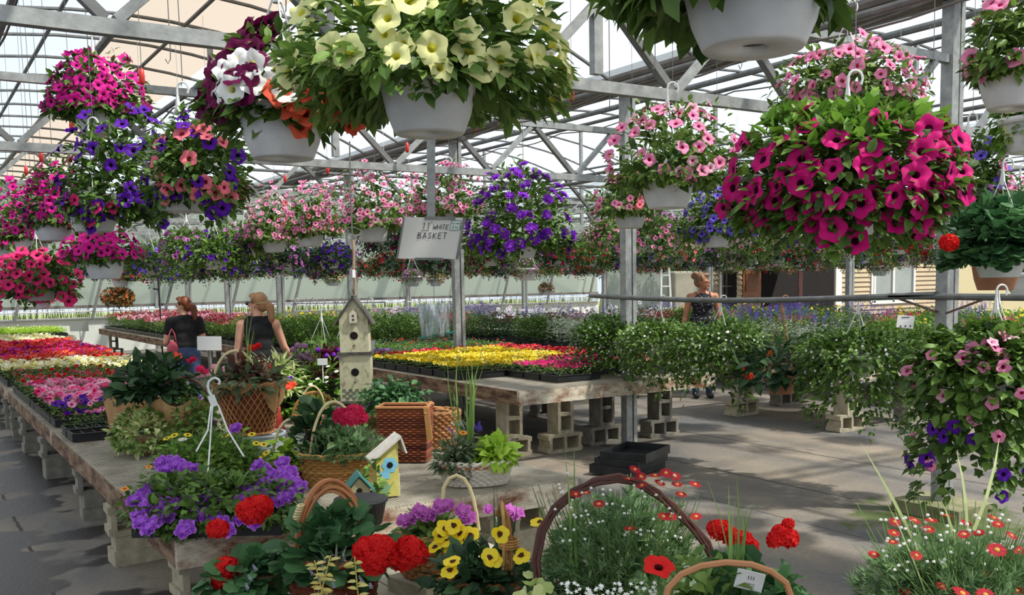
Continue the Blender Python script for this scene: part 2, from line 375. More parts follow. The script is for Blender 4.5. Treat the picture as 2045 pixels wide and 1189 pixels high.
def A(x0, x1): return (math.radians(237+90*x0), math.radians(237+90*x1))
# ------------------------------------------------------------------ SETTING
# floor: stained concrete slabs with seams
def floor_mat():
    m, N, L = nt_new('concrete_floor'); out = N.new('ShaderNodeOutputMaterial'); p = N.new('ShaderNodeBsdfPrincipled'); L.new(p.outputs[0], out.inputs[0])
    tc = N.new('ShaderNodeTexCoord'); ob = tc.outputs['Object']
    def noise(sc, det=6, st=None, ro=.6):
        n = N.new('ShaderNodeTexNoise'); n.inputs['Scale'].default_value = sc; n.inputs['Detail'].default_value = det; n.inputs['Roughness'].default_value = ro; v = ob
        if st: mp = N.new('ShaderNodeMapping'); mp.inputs['Scale'].default_value = st; L.new(ob, mp.inputs[0]); v = mp.outputs[0]
        L.new(v, n.inputs['Vector']); return n.outputs[0]
    def ramp(s, a, b, ca, cb):
        r = N.new('ShaderNodeValToRGB'); r.color_ramp.elements[0].position = a; r.color_ramp.elements[1].position = b; r.color_ramp.elements[0].color = ca; r.color_ramp.elements[1].color = cb; L.new(s, r.inputs[0]); return r.outputs[0]
    def mix(f, a, b, mode='MIX'):
        x = N.new('ShaderNodeMix'); x.data_type = 'RGBA'; x.blend_type = mode
        if isinstance(f, float): x.inputs[0].default_value = f
        else: L.new(f, x.inputs[0])
        L.new(a, x.inputs[6]); L.new(b, x.inputs[7]); return x.outputs[2]
    def math_(op, a, b=None, v=None):
        x = N.new('ShaderNodeMath'); x.operation = op; L.new(a, x.inputs[0])
        if b is not None: L.new(b, x.inputs[1])
        if v is not None: x.inputs[1].default_value = v
        return x.outputs[0]
    base = ramp(noise(.9, 7, (1, .45, 1)), .34, .68, lin((92, 92, 92)), lin((148, 134, 115)))
    W1 = (1, 1, 1, 1)
    grit = ramp(noise(26, 8, None, .75), .3, .62, (.62, .62, .62, 1), W1)
    c = mix(.8, base, grit, 'MULTIPLY')
    st = ramp(noise(.75, 4, (1, .7, 1)), .3, .40, lin((82, 76, 72)), W1)
    c = mix(.7, c, st, 'MULTIPLY')
    sep = N.new('ShaderNodeSeparateXYZ'); L.new(ob, sep.inputs[0])
    # left side: damp ground plus shade painted in, as dark puddle-edged areas
    wet_shade_n = noise(1.5, 3, None, .5)
    xo = math_('MULTIPLY', sep.outputs[0], v=.16); g = math_('ADD', wet_shade_n, xo)
    wet_shade = ramp(g, .605, .645, (1, 1, 1, 1), (0, 0, 0, 1))
    wet_shade_c = N.new('ShaderNodeRGB'); wet_shade_c.outputs[0].default_value = lin((42, 38, 36))
    c = mix(wet_shade, c, wet_shade_c.outputs[0])
    rr = N.new('ShaderNodeMapRange'); rr.inputs['To Min'].default_value = .78; rr.inputs['To Max'].default_value = .42; L.new(wet_shade, rr.inputs[0]); L.new(rr.outputs[0], p.inputs['Roughness'])
    # slab seams running along Y
    wob = math_('MULTIPLY', math_('SUBTRACT', noise(3, 5), v=.5), v=.06)
    xs = math_('ADD', sep.outputs[0], wob)
    seam = None
    for x0 in (.62, 2.9, 5.17, 6.03, 7.3, 9.38, 11.4, 13.5, 15.6, -1.4):
        d = math_('ABSOLUTE', math_('SUBTRACT', xs, v=x0)); s_ = math_('LESS_THAN', d, v=.012 if x0 not in (5.17,) else .006)
        seam = s_ if seam is None else math_('MAXIMUM', seam, s_)
    dk = N.new('ShaderNodeRGB'); dk.outputs[0].default_value = lin((52, 46, 42)); c = mix(seam, c, dk.outputs[0])
    # moss around the foot of the near post
    vm = N.new('ShaderNodeVectorMath'); vm.operation = 'DISTANCE'; L.new(ob, vm.inputs[0]); vm.inputs[1].default_value = (6.0, 3.85, 0)
    mo = ramp(math_('ADD', math_('MULTIPLY', vm.outputs['Value'], v=.6), noise(5, 5)), .74, .92, (1, 1, 1, 1), (0, 0, 0, 1))
    mc = N.new('ShaderNodeRGB'); mc.outputs[0].default_value = lin((72, 84, 34)); c = mix(mo, c, mc.outputs[0])
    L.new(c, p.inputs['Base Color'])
    b = N.new('ShaderNodeBump'); b.inputs['Strength'].default_value = .35; b.inputs['Distance'].default_value = .01; L.new(noise(40, 6), b.inputs['Height']); L.new(b.outputs[0], p.inputs['Normal'])
    return m
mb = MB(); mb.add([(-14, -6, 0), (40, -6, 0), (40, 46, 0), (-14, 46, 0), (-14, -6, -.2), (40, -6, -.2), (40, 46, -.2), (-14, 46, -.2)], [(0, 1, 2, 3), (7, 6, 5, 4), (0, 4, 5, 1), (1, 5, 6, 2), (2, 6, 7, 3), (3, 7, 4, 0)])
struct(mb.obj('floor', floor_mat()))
# roof bays: ridge at x=2.2, 10.2 ...; gutters at 6.2, 14.2 ...
GX, HALF, ZR, RISE = 6.2, 4.0, 4.62, 1.07
YP = [3.95+3.48*k for k in range(-3, 8)]      # truss / post lines
Y0, Y1 = YP[0], YP[-1]
def zroof(x, ridge): return ZR-RISE*((x-ridge)/HALF)**2
clear = film('clear_roof_film', (214, 226, 236), .70, .75); creamf = film('cream_roof_film', (214, 200, 184), .03, .45)
wallf = film('milky_wall_film', (206, 212, 202), .10, .7)
RIDGES = (-5.8, 2.2, 10.2, 18.2)
def roof_strip(ridge, xa, xb, m, name):
    mb = MB(); n = max(2, int((xb-xa)/.4)); vs = []; fs = []
    for i in range(n+1):
        x = xa+(xb-xa)*i/n; z = zroof(x, ridge)+.05; vs += [(x, Y0, z), (x, Y1+.4, z)]
    for i in range(n): fs.append((2*i, 2*i+1, 2*i+3, 2*i+2))
    mb.add(vs, fs); struct(mb.obj(name, m, smooth=True))
for rg in RIDGES:
    if rg == 2.2:
        roof_strip(rg, rg-4, rg, clear, 'ceiling'); roof_strip(rg, rg, rg+1.31, creamf, 'ceiling'); roof_strip(rg, rg+1.31, rg+4, clear, 'ceiling')
    else: roof_strip(rg, rg-4, rg+4, clear, 'ceiling')
# arches and purlins
bayn = {-5.8: 'far left bay', 2.2: 'near bay', 10.2: 'second bay', 18.2: 'far right bay'}
for rg in RIDGES[:3]+(18.2,):
    k = 0; y = Y0
    while y <= Y1+.1:
        if y > 2.0:
            mb = MB(); xs = [rg-4+.5*i for i in range(17)]
            mb.tube([(x, y, zroof(x, rg)) for x in xs], .019, 6)
            o = mb.obj('roof_arch', M['galvd']); tag(o, 'curved steel roof arch of the %s, %s counting back from the camera' % (bayn[rg], ORD[min(k, 19)]), 'arch', 'roof arches under the film'); k += 1
        y += 1.16
    for dx in (-2.6, -.62, .62, 2.6):
        mb = MB(); x = rg+dx; mb.tube([(x, Y0+3, zroof(x, rg)-.03), (x, Y1, zroof(x, rg)-.03)], .022, 6)
        tag(mb.obj('purlin', M['galvd']), 'long steel purlin of the %s, %s of its ridge' % (bayn[rg], {-2.6: 'low on the left', -.62: 'just left', .62: 'just right', 2.6: 'low on the right'}[dx]), 'purlin', 'roof purlins')
    mb = MB(); mb.tube([(rg, Y0+3, ZR-.05), (rg, Y1, ZR-.05)], .045, 8)
    tag(mb.obj('ridge_pipe', M['galvd']), 'thick ridge pipe along the top of the %s' % bayn[rg], 'pipe')
# gutters with the rolled side curtains
for gx, nm in ((-1.8, 'left'), (6.2, 'middle'), (14.2, 'right')):
    r = empty('gutter', (gx, 0, 3.55), 'grey brown gutter with rolled curtain above the %s row of posts' % nm, 'gutter')
    mb = MB()
    mb.add([(-.11, Y0, .2), (-.11, Y1, .2), (-.06, Y0, .02), (-.06, Y1, .02), (.06, Y0, .02), (.06, Y1, .02), (.11, Y0, .2), (.11, Y1, .2), (-.15, Y0, .22), (-.15, Y1, .22), (.15, Y0, .22), (.15, Y1, .22)],
           [(0, 1, 3, 2), (2, 3, 5, 4), (4, 5, 7, 6), (0, 8, 9, 1), (6, 7, 11, 10)]); mb.obj('trough', M['darkm'], r)
    mb = MB(); mb.tube([(-.2, Y0, .1), (-.2, Y1, .1)], .045, 8); mb.tube([(-.17, Y0, .01), (-.17, Y1, .01)], .02, 6); mb.obj('curtain_roll', M['darkm'], r)
    mb = MB(); pts = [(-.21, Y0+i*.29, .0-.05*abs(sin(i*pi/6))) for i in range(int((Y1-Y0)/.29))]; mb.tube(pts, .009, 5); mb.obj('cable', M['darkm'], r)
# posts
for gx, nm, ys in ((6.2, 'middle', YP[3:]), (14.2, 'right', YP[3:])):
    for i, y in enumerate(ys):
        r = empty('steel_post', (gx, y, 0), '%s steel post from the camera in the %s row%s' % (ORD[i], nm, ', standing on a mossy concrete pad' if (gx == 6.2 and i == 0) else ''), 'post', 'square steel posts')
        mb = MB(); mb.box((-.025, 0, 1.78), (.075, .09, 3.56)); mb.obj('tube', M['galv'], r)
        mb = MB(); mb.box((.045, 0, 1.78), (.012, .075, 3.56)); mb.box((.06, -.034, 1.78), (.045, .008, 3.56)); mb.box((.06, .034, 1.78), (.045, .008, 3.56)); mb.obj('channel', M['galv'], r)
        mb = MB(); mb.box((0, 0, 2.62), (.15, .13, .10)); mb.obj('clamp', M['galvd'], r)
mb = MB(); mb.box((0, 0, .045), (.42, .52, .09)); o = mb.obj('concrete_pad', mat('mossy_concrete', (96, 100, 58), (146, 140, 112), rough=.95, noise=.8, nscale=6)); o.location = (6.16, 3.92, 0)
tag(o, 'flat mossy concrete pad under the nearest post', 'pad')
# trusses
def truss(xa, xb, y, label):
    r = empty('roof_truss', (xa, y, 2.7), label, 'truss', 'lattice roof trusses'); L_ = xb-xa
    mb = MB(); mb.box((L_/2, 0, 0), (L_, .05, .06)); mb.obj('bottom_chord', M['galv'], r)
    mb = MB(); mb.box((L_/2, 0, .47), (L_, .05, .055)); mb.obj('top_chord', M['galv'], r)
    x = 3.15-.96*20
    while x < xb:
        if x-.01 > xa and x < xb-.02:
            for s_ in (-.48, .48):
                if xa < x+s_ < xb: mb = MB(); mb.beam((x-xa+(.03 if s_ > 0 else -.03), 0, .44), (x+s_-xa-(.02 if s_ > 0 else -.02), 0, .03), .04, .045, up=(0, 1, 0)); mb.obj('web_bar', M['galv'] if s_ < 0 else M['galvd'], r)
        x += .96
    for xx in (3.1, -1.0, 10.9):
        if xa < xx < xb: mb = MB(); mb.box((xx-xa, .004, .031+(zroof(xx, 2.2 if xx < 6.2 else 10.2)-2.7)/2), (.055, .046, -.062+zroof(xx, 2.2 if xx < 6.2 else 10.2)-2.7)); mb.obj('upright', M['galv'], r)
for i, y in enumerate(YP[3:-1]):
    truss(-1.8, 6.2, y, 'grey lattice truss across the near bay, %s from the camera' % ORD[i])
    truss(6.2, 14.2, y, 'grey lattice truss across the second bay, %s from the camera' % ORD[i])
    if i > 1: truss(14.2, 22.2, y, 'grey lattice truss across the far right bay, %s from the camera' % ORD[i+1])
# longitudinal pipes that carry the baskets, with loops of cable
for x, z, nm in ((7.0, 3.56, 'upper pipe just right of the middle gutter'), (7.0, 2.89, 'lower pipe just right of the middle posts'), (8.3, 3.2, 'middle pipe of the second bay'), (4.3, 3.05, 'pipe over the aisle of the near bay'), (2.0, 3.22, 'pipe over the left bench'), (10.8, 3.1, 'pipe over the far benches of the second bay'), (.6, 3.22, 'pipe over the left edge of the left bench'), (12.6, 3.07, 'pipe over the dark table side of the second bay')):
    r = empty('overhead_pipe', (x, 0, z), 'grey %s with cable tied under it' % nm, 'pipe', 'overhead pipes')
    mb = MB(); mb.tube([(0, 2.2 if x < 9 else 4, 0), (0, Y1, 0)], .021, 8); mb.obj('tube', M['galvd'], r)
    mb = MB(); mb.tube([(.0, 2.4+i*.29, -.035-.05*abs(sin(i*pi/5))) for i in range(int((Y1-2.5)/.29))], .007, 5); mb.obj('cable', M['darkm'], r)
# cross braces seen against the sky
for i in range(9):
    mb = MB(); y = YP[3]+i*1.9; mb.beam((6.3, y, 3.6), (8.8, y+1.2, 4.4), .02, .02)
    tag(mb.obj('roof_brace', M['galvd']), 'thin diagonal roof brace, %s from the camera, over the second bay' % ORD[i], 'brace', 'thin roof braces')
# far end wall
YW = 28.3
def wallpanel(x0, x1, z0, z1, y, m, name, kind=True, t=.02):
    mb = MB(); mb.box(((x0+x1)/2, y, (z0+z1)/2), (x1-x0, t, z1-z0)); o = mb.obj(name, m)
    if kind: struct(o)
    return o
wallpanel(-9.8, 22.2, 1.28, 4.7, YW+.1, wallf, 'wall_back')
wallpanel(-9.8, 22.2, 0, .93, YW+.05, mat('white_board', (196, 200, 190), (214, 216, 206), rough=.8, noise=.5, nscale=1.5), 'wall_back_base', t=.04)
wallpanel(-9.8, 22.2, .93, .97, YW, mat('white_trim', (222, 222, 214)), 'trim_back', t=.08)
wallpanel(-9.8, 22.2, 1.22, 1.30, YW+.06, M['darkm'], 'trim_back_sill', t=.05)
mb = MB(); mb.tube([(-9.8, YW-.15, 1.14), (22.2, YW-.15, 1.14)], .018, 6); tag(mb.obj('wall_rail', mat('pale_rail', (200, 200, 190))), 'pale rail running along the back wall', 'rail')
for i in range(16):
    x = -7+1.9*i
    r = empty('wall_strut', (x, YW-.28, 0), 'leaning grey strut of the back wall, %s from the left' % ORD[i], 'strut', 'leaning struts of the back wall')
    mb = MB(); mb.beam((0, 0, .93), (.55, .02, 2.9), .07, .05); mb.obj('bar', M['galvd'], r)
    mb = MB(); mb.tube([(.5, -.05, .9), (.58, -.05, 1.3), (.66, -.05, 1.36)], .012, 5); mb.obj('hook', M['darkm'], r)
# outside ground and grass strip behind the wall
mb = MB(); mb.add([(-30, YW+.2, .2), (45, YW+.2, .2), (45, 70, .2), (-30, 70, .2)], [(0, 1, 2, 3)]); tag(mb.obj('lawn', mat('lawn', (96, 116, 62), (150, 160, 108), rough=1, noise=.6, nscale=1.2), kind=None), 'strip of rough grass outside behind the back wall', 'lawn', kind='stuff')
mb = MB()
for _ in range(2600):
    x = U(-9, 24); y = YW+U(.5, 3); h = U(.7, 1.2); w = .03; a = U(-.25, .25); mb.add([(x-w, y, .21), (x+w, y, .21), (x+a, y+U(-.1, .1), .21+h)], [(0, 1, 2)])
tag(mb.obj('tall_grass', leafm('tall_grass', (96, 112, 66), (146, 152, 112))), 'pale tall grass standing outside behind the back wall', 'grass', kind='stuff')
# right-hand building facade
YF = 18.0
def fx(px):  # world x on the facade for an image column
    v = CF+(px-1022.5)/F*CR-(560-PPY)/F*CU; return v.x/v.y*YF
fac = YF+.1
sid = MB()
def siding(pa, pb, z0=0, z1=4.2):
    z = z0; xa, xb = fx(pa), fx(pb)
    while z < z1:
        sid.add([(xa, fac, z+.14), (xb, fac, z+.14), (xb, fac-.035, z), (xa, fac-.035, z), (xa, fac, z), (xb, fac, z)], [(0, 1, 2, 3), (3, 2, 5, 4)]); z += .14
for a, b in ((1420, 1441), (1476, 1489), (1683, 1745), (1829, 1903)): siding(a, b)
siding(1489, 1683, 2.6); siding(1745, 1829, 0, .9); siding(1745, 1829, 2.3)
struct(sid.obj('wall_facade', mat('beige_siding', (160, 144, 118), (176, 160, 132), rough=.7, noise=.3, nscale=2)))
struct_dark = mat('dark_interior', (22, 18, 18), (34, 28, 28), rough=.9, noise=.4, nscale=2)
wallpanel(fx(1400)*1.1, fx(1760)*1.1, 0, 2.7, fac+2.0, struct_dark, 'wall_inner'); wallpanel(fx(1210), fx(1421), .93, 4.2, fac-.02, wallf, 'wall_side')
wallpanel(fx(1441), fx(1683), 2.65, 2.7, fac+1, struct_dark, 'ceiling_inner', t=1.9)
wallpanel(fx(1487), fx(1523), 0, 2.6, fac-.02, mat('brown_door', (118, 72, 40), (146, 92, 54), rough=.5, noise=.5, nscale=3), 'door_1', t=.05)
mb = MB()
for k in range(4): mb.box((fx(1505), fac-.06, .35+k*.62), (fx(1518)-fx(1492), .02, .48))
d = mb.obj('door_panel', mat('brown_door_panel', (104, 60, 34), (126, 78, 44), rough=.5, noise=.5, nscale=3)); d.parent = bpy.data.objects['door_1']
wallpanel(fx(1600), fx(1608), 0, 2.6, fac, mat('dark_jamb', (70, 34, 30)), 'trim_1')
wt = mat('white_frame', (206, 206, 200), rough=.5)
wallpanel(fx(1672), fx(1684), 0, 3, fac-.03, wt, 'trim_2', t=.06); wallpanel(fx(1440), fx(1444), 0, 3, fac-.03, wt, 'trim_3', t=.06)
# rack inside the left opening
r = empty('metal_rack', (fx(1458), fac+.3, 0), 'black metal rack with pale rods in the dark opening behind the woman', 'rack')
mb = MB()
for k in range(5): mb.tube([(-.28+k*.14, 0, 0), (-.28+k*.14, 0, 2.3)], .02, 6)
mb.obj('rods', M['wire'], r); mb = MB()
for k in range(4): mb.box((0, 0, .5+k*.5), (.7, .3, .03))
mb.obj('shelf', M['darkm'], r)
# window of the facade
w = wallpanel(fx(1745), fx(1829), .9, 2.3, fac, mat('window_glass', (120, 128, 126), (150, 156, 150), rough=.12, noise=.4, nscale=1), 'window_1')
mb = MB(); xa, xb = fx(1745), fx(1829)
for x in (xa, xa+(xb-xa)*.5, xb, xa+.12): mb.box((x, fac-.03, 1.6), (.09, .06, 1.4))
mb.box(((xa+xb)/2, fac-.03, 2.3), (xb-xa, .06, .1)); mb.box(((xa+xb)/2, fac-.03, .9), (xb-xa, .06, .1))
f_ = mb.obj('window_frame', wt); f_.parent = w
wallpanel(fx(1903), fx(2300), 0, 4.2, fac-.02, film('cream_wall_film', (224, 214, 180), .05, .5), 'wall_right')
wallpanel(fx(1150), fx(1421), 0, .93, fac-.02, MC['white_board'], 'wall_low')
# things standing in front of the facade
r = empty('step_ladder', tuple(atz(1336, 640, .0))[:2]+(0,), 'white step ladder leaning beside the pale tarpaulin', 'ladder'); r.location = (fx(1335)*.93, YF*.93, 0)
for s_ in (-.2, .2): mb = MB(); mb.beam((s_-.05, 0, 0), (s_*.6, .12, 2.0), .05, .03); mb.obj('rail', wt, r)
for k in range(7): mb = MB(); mb.box((-.03+k*.004, .02*k, .25+k*.26), (.38-.03*k, .06, .03)); mb.obj('rung', wt, r)
mb = MB(); mb.box((0, 0, .95), (.75, .3, 1.9)); o = mb.obj('tarpaulin', mat('beige_tarpaulin', (150, 146, 128), (170, 164, 146), rough=.9, noise=.5, nscale=2, bump=.4)); o.location = (fx(1362)*.95, YF*.95, 0)
md = o.modifiers.new('b', 'BEVEL'); md.width = .06; md.segments = 3
tag(o, 'square pale tarpaulin covered stack left of the woman in the camisole', 'tarpaulin')
# ------------------------------------------------------------------ world and sun
w_ = bpy.data.worlds.new('w'); bpy.context.scene.world = w_; w_.use_nodes = True; wn = w_.node_tree.nodes; wl = w_.node_tree.links; wn.clear()
bo = wn.new('ShaderNodeOutputWorld'); bg = wn.new('ShaderNodeBackground'); tc = wn.new('ShaderNodeTexCoord'); nz = wn.new('ShaderNodeTexNoise'); nz.inputs['Scale'].default_value = 2.2; nz.inputs['Detail'].default_value = 5
rp = wn.new('ShaderNodeValToRGB'); rp.color_ramp.elements[0].position = .38; rp.color_ramp.elements[0].color = (.66, .80, 1, 1); rp.color_ramp.elements[1].position = .62; rp.color_ramp.elements[1].color = (1, 1, 1, 1)
wl.new(tc.outputs['Generated'], nz.inputs['Vector']); wl.new(nz.outputs[0], rp.inputs[0]); wl.new(rp.outputs[0], bg.inputs[0]); bg.inputs[1].default_value = .8; wl.new(bg.outputs[0], bo.inputs[0])
sl = bpy.data.lights.new('sun', 'SUN'); sl.energy = 5.6; sl.angle = math.radians(2.5); sl.color = (1, .96, .88); so = bpy.data.objects.new('sun', sl); COL.objects.link(so)
SD = Vector((.42, -.52, 1.0)).normalized(); so.rotation_euler = SD.to_track_quat('Z', 'Y').to_euler()
sc = bpy.context.scene; sc.view_settings.view_transform = 'Standard'; sc.view_settings.look = 'None'; sc.view_settings.gamma = 1; sc.view_settings.exposure = 0.42
sc.cycles.max_bounces = 10; sc.cycles.transparent_max_bounces = 24
# ------------------------------------------------------------------ HANGING BASKETS
def pot_profile(r, h, lip=.012):
    return [(r*.18, -h+.012), (r*.2, -h+.004), (r*.66, -h), (r*.69, -h+.006), (r*.80, -h*.72), (r*.81, -h*.70), (r*.825, -h*.66), (r*.93, -h*.22), (r*.95, -h*.2), (r*.955, -h*.16), (r*.98, -.03), (r+.006, -.028), (r+.008, 0), (r-.006, .002), (r*.93, -.03), (r*.9, -.04)]
POT = {}
def pot_mesh(key='pot_white', h=.165, m=None, n=40):
    k = (key, h, n)
    if k not in POT:
        mb = MB(); mb.lathe(pot_profile(.145, h), n); mb.lathe([(.13, -.03), (.001, -.025)], n)
        POT[k] = mb.mesh('pot', m or MC[key], smooth=True)
    return POT[k]
def hanger_mb(apex=.40, top=None, n=3, ang0=.4, hook=True, r=.145, thick=.0032):
    mb = MB()
    for i in range(n):
        a = ang0+2*pi*i/n; mb.tube([(r*cos(a), r*sin(a), -.01), (r*.96*cos(a), r*.96*sin(a), .03), (.012*cos(a), .012*sin(a), apex-.07)], thick, 5)
    mb.tube([(0, 0, apex-.09), (0, 0, apex-.06), (0, 0, apex-.01)], [.016, .013, .007], 6)
    hx = cos(-YAW); hy = sin(-YAW)
    pts = [(0, 0, apex-.02)]+[((.028-.028*cos(t))*hx-.0, (.028-.028*cos(t))*hy, apex+.02+.034*sin(t)) for t in [pi*k/8 for k in range(9)]]+[(.05*hx, .05*hy, apex+.0)]
    mb.tube(pts, .0055, 6)
    return mb
def wire_mb(apex, top):
    mb = MB(); hx = cos(-YAW); hy = sin(-YAW)
    mb.tube([(.02*hx, .02*hy, apex+.035), (.028*hx, .028*hy, apex+.06), (.02*hx, .02*hy, top)], .0022, 4)
    return mb
HM = {}
def basket_things(root, pot='pot_white', apex=.4, top=1.2, n=40, h=.165, hanger=True, wire_color='whitep'):
    if pot: mkobj('pot', pot_mesh(pot, h, None, n), root)
    if hanger:
        k = (round(apex, 2), wire_color)
        if k not in HM: HM[k] = hanger_mb(apex).mesh('hanger', M[wire_color])
        ho = mkobj('hanger', HM[k], root)
        if top > apex+.1:
            k2 = ('w', round(apex, 2), round(top, 1))
            if k2 not in HM: HM[k2] = wire_mb(apex, round(top, 1)).mesh('suspension_wire', M['wire'])
            mkobj('suspension_wire', HM[k2], ho)
def zr_at(x): return zroof(x, 2.2+8*round((x-2.2)/8))-.02
def near_basket(px, py, w, ext, groups, label, kind='pet', lm='pet', n=900, L=.05, W=.026, lk=0, pot='pot_white', hi=True, indiv=True, apex=.42, ztop=3.2, name='hanging_basket', depth=None, h=.165, lump=.2, spread=.7, hanger=True, cat='hanging basket', dist=None, flat=None):
    d = dist or .29*F/w; C = at(px, py, d); s = d/F
    r = empty(name, C, label, cat)
    L_, R_, T_, B_ = ext; R = (R_-L_)/2*s; off = ((L_+R_)/2-px)*s
    pr = Profile(R*.92, (py-T_)*s*.95, max(.02, (B_-py)*s*.9), (off*cos(YAW), -off*sin(YAW)), lump)
    if flat: pr.flat = flat
    mb = MB(); core(pr, mb, .55); foliage(pr, int(n*1.55), L, W, lk, mb=mb, depth=.45, spread=spread)
    mb.obj('foliage', LM[lm], r)
    sc_ = .29 and (w and 1)
    basket_things(r, pot, apex, max(0, (ztop if ztop < 2 else zr_at(C.x))-C.z), 40, h, hanger)
    scatter_blossoms(r, pr, groups, kind, hi, indiv)
    return r, pr
near_basket(855, 150, 205, (560, 1140, -70, 215), [('yellow', 56, .042, A(-1.25, 1.25), (.08, .86)), ('yellow', 8, .036, None, (.1, .7))], 'large basket of pale yellow petunias hanging nearest the middle of the view', n=1150, L=.06, W=.032, lump=.22, lm='mid')
r_, p_ = near_basket(562, 215, 178, (412, 735, 52, 262), [('burg', 40, .042, A(-1.3, -.1), (.05, .8)), ('white', 16, .038, A(-.6, .15), (.42, .64)), ('coral', 34, .042, A(.05, 1.3), (.45, 1))], 'white pot of burgundy, white and coral petunias left of the yellow basket', n=430, L=.055, W=.03)
near_basket(1505, -60, 300, (1190, 1720, -300, 10), [('yellow', 10, .036, None, (.1, .5))], 'white pot cut off by the top edge of the photo', n=500, L=.07, W=.04, h=.15)
near_basket(363, 362, 118, (275, 512, 232, 432), [('purple', 30, .036, A(-1.3, .7), (.1, .98)), ('salmon', 24, .037, A(-.55, 1.3), (.3, .98))], 'basket of violet and salmon pink petunias at the upper left', n=1100, L=.05, W=.028, h=.15)
near_basket(185, 405, 102, (122, 335, 222, 452), [('purple', 50, .040, A(-1.3, 1.3), (.1, 1)), ('hot', 12, .036, A(-1.2, .3), (.4, 1))], 'deep violet petunia basket tucked left of the salmon pink one', n=1000, L=.052, W=.028)
near_basket(192, 216, 90, (94, 292, 114, 235), [('mag', 95, .037, None, (.02, .78))], 'domed ball of magenta petunias at the upper left', n=800, L=.055, W=.03, ztop=3.4)
near_basket(105, 437, 78, (48, 168, 330, 455), [('mag', 60, .036, None, (.1, .95)), ('purple', 8, .034, None, (.3, .9))], 'magenta petunia basket third from the left of the receding row', n=500, L=.055, W=.03)
near_basket(62, 468, 70, (8, 118, 360, 478), [('mag', 50, .036, None, (.1, .95))], 'magenta petunia basket second from the left of the receding row', n=420, L=.055, W=.03)
near_basket(18, 486, 62, (-45, 70, 385, 492), [('mag', 45, .036, None, (.1, .95))], 'magenta petunia basket cut by the left edge of the photo', n=380, L=.055, W=.03)
near_basket(208, 512, 80, (132, 276, 456, 522), [('mag', 62, .038, None, (.05, .72))], 'white pot with a low dome of magenta petunias above the rust basket', n=420, L=.05, W=.028, apex=.35)
near_basket(78, 560, 72, (-25, 167, 500, 602), [('hot', 80, .045, None, (.05, .98))], 'hot pink petunia basket at the left edge below the magenta row', n=800, L=.06, W=.032)
near_basket(85, 598, 33, (57, 113, 577, 604), [('dusty', 60, .04, None, (.05, .9))], 'little pot of dusty rose flowers hanging low at the far left', n=300, L=.05, W=.03, indiv=False, hi=False, kind='pet', lm='redl')
near_basket(237, 596, 33, (204, 271, 573, 612), [('rust', 70, .03, None, (.05, .95))], 'round rust brown hanging ball of foliage before the back wall', n=700, L=.05, W=.028, indiv=False, hi=False, lm='olive', pot=None, hanger=False)
near_basket(240, 552, 36, (222, 288, 505, 558), [('crim', 30, .04, None, (.05, .9))], 'crimson basket half hidden behind the white magenta pot', n=300, indiv=False, hi=False)
for i, (px, py, w, e, nm, g) in enumerate([
 (547, 474, 53, (478, 606, 388, 484), 'first pink petunia basket from the left of the middle row', [('pink', 90, .027, None, (.02, .85)), ('lpink', 34, .025, None, (.05, .8))]),
 (619, 459, 59, (560, 692, 372, 472), 'second pink petunia basket from the left of the middle row', [('pink', 92, .027, None, (.02, .85)), ('salmon', 14, .028, None, (.05, .8))]),
 (745, 445, 67, (650, 835, 342, 456), 'pink petunia basket directly above the tall birdhouse', [('pink', 98, .027, None, (.02, .9)), ('lpink', 34, .026, None, (.05, .8))]),
 (893, 418, 62, (800, 968, 322, 434), 'pink petunia basket behind the white sign', [('pink', 96, .027, None, (.02, .88)), ('lpink', 30, .026, None, (.05, .8))])]):
    near_basket(px, py, w, e, g, nm, n=620, L=.05, W=.024, lm='mid', spread=.9)
near_basket(1040, 472, 76, (918, 1156, 332, 508), [('dpurple', 62, .042, None, (.12, 1)), ('purple', 10, .03, None, (.6, 1))], 'big bushy basket of double violet petunias right of the sign', kind='double', n=1500, L=.055, W=.032, lump=.12)
near_basket(1333, 352, 112, (1210, 1470, 200, 372), [('pink', 46, .034, None, (.03, .9)), ('lpink', 10, .03, None, (.1, .8))], 'pink petunia basket hanging before the upper middle post', n=900, L=.05, W=.024, lm='mid', spread=.9)
near_basket(1258, 416, 70, (1172, 1330, 352, 428), [('pink', 30, .033, None, (.05, .95)), ('salmon', 14, .03, None, (.05, .9))], 'smaller pink petunia basket just below and left of the larger pink one', n=600, L=.05, W=.024, lm='mid', spread=.9)
r_, p_ = near_basket(1690, 392, 150, (1472, 1900, 205, 482), [('magdeep', 88, .047, A(-1.2, 1.2), (.28, 1)), ('magdeep', 6, .044, None, (.1, .4))], 'huge basket of deep magenta petunias on the right', n=1900, L=.06, W=.036, lump=.14, pot='pot_white', h=.15, ztop=3.5)
mb = MB(); foliage(p_, 420, .075, .045, 0, mb=mb, tmax=.42, depth=.12, droop=.0); mb.obj('young_leaves', LM['bright'], r_, label='bright green young leaves on top')
near_basket(1688, 190, 112, (1545, 1838, 88, 232), [('pink', 66, .034, None, (.03, .85)), ('lpink', 10, .032, None, (.1, .8))], 'pink petunia basket above the huge magenta one', n=1000, L=.05, W=.024, lm='mid', spread=.9, ztop=3.5)
near_basket(2030, 130, 150, (1925, 2160, -30, 160), [('pink', 34, .036, None, (.03, .9))], 'pink petunia basket cut by the upper right corner', n=900, L=.05, W=.03, lm='mid', spread=.9)
near_basket(2062, 236, 120, (1990, 2160, 120, 300), [('yellow', 46, .034, None, (.03, .95))], 'pale yellow petunia basket at the right edge', n=700, L=.05, W=.03, lm='bright')
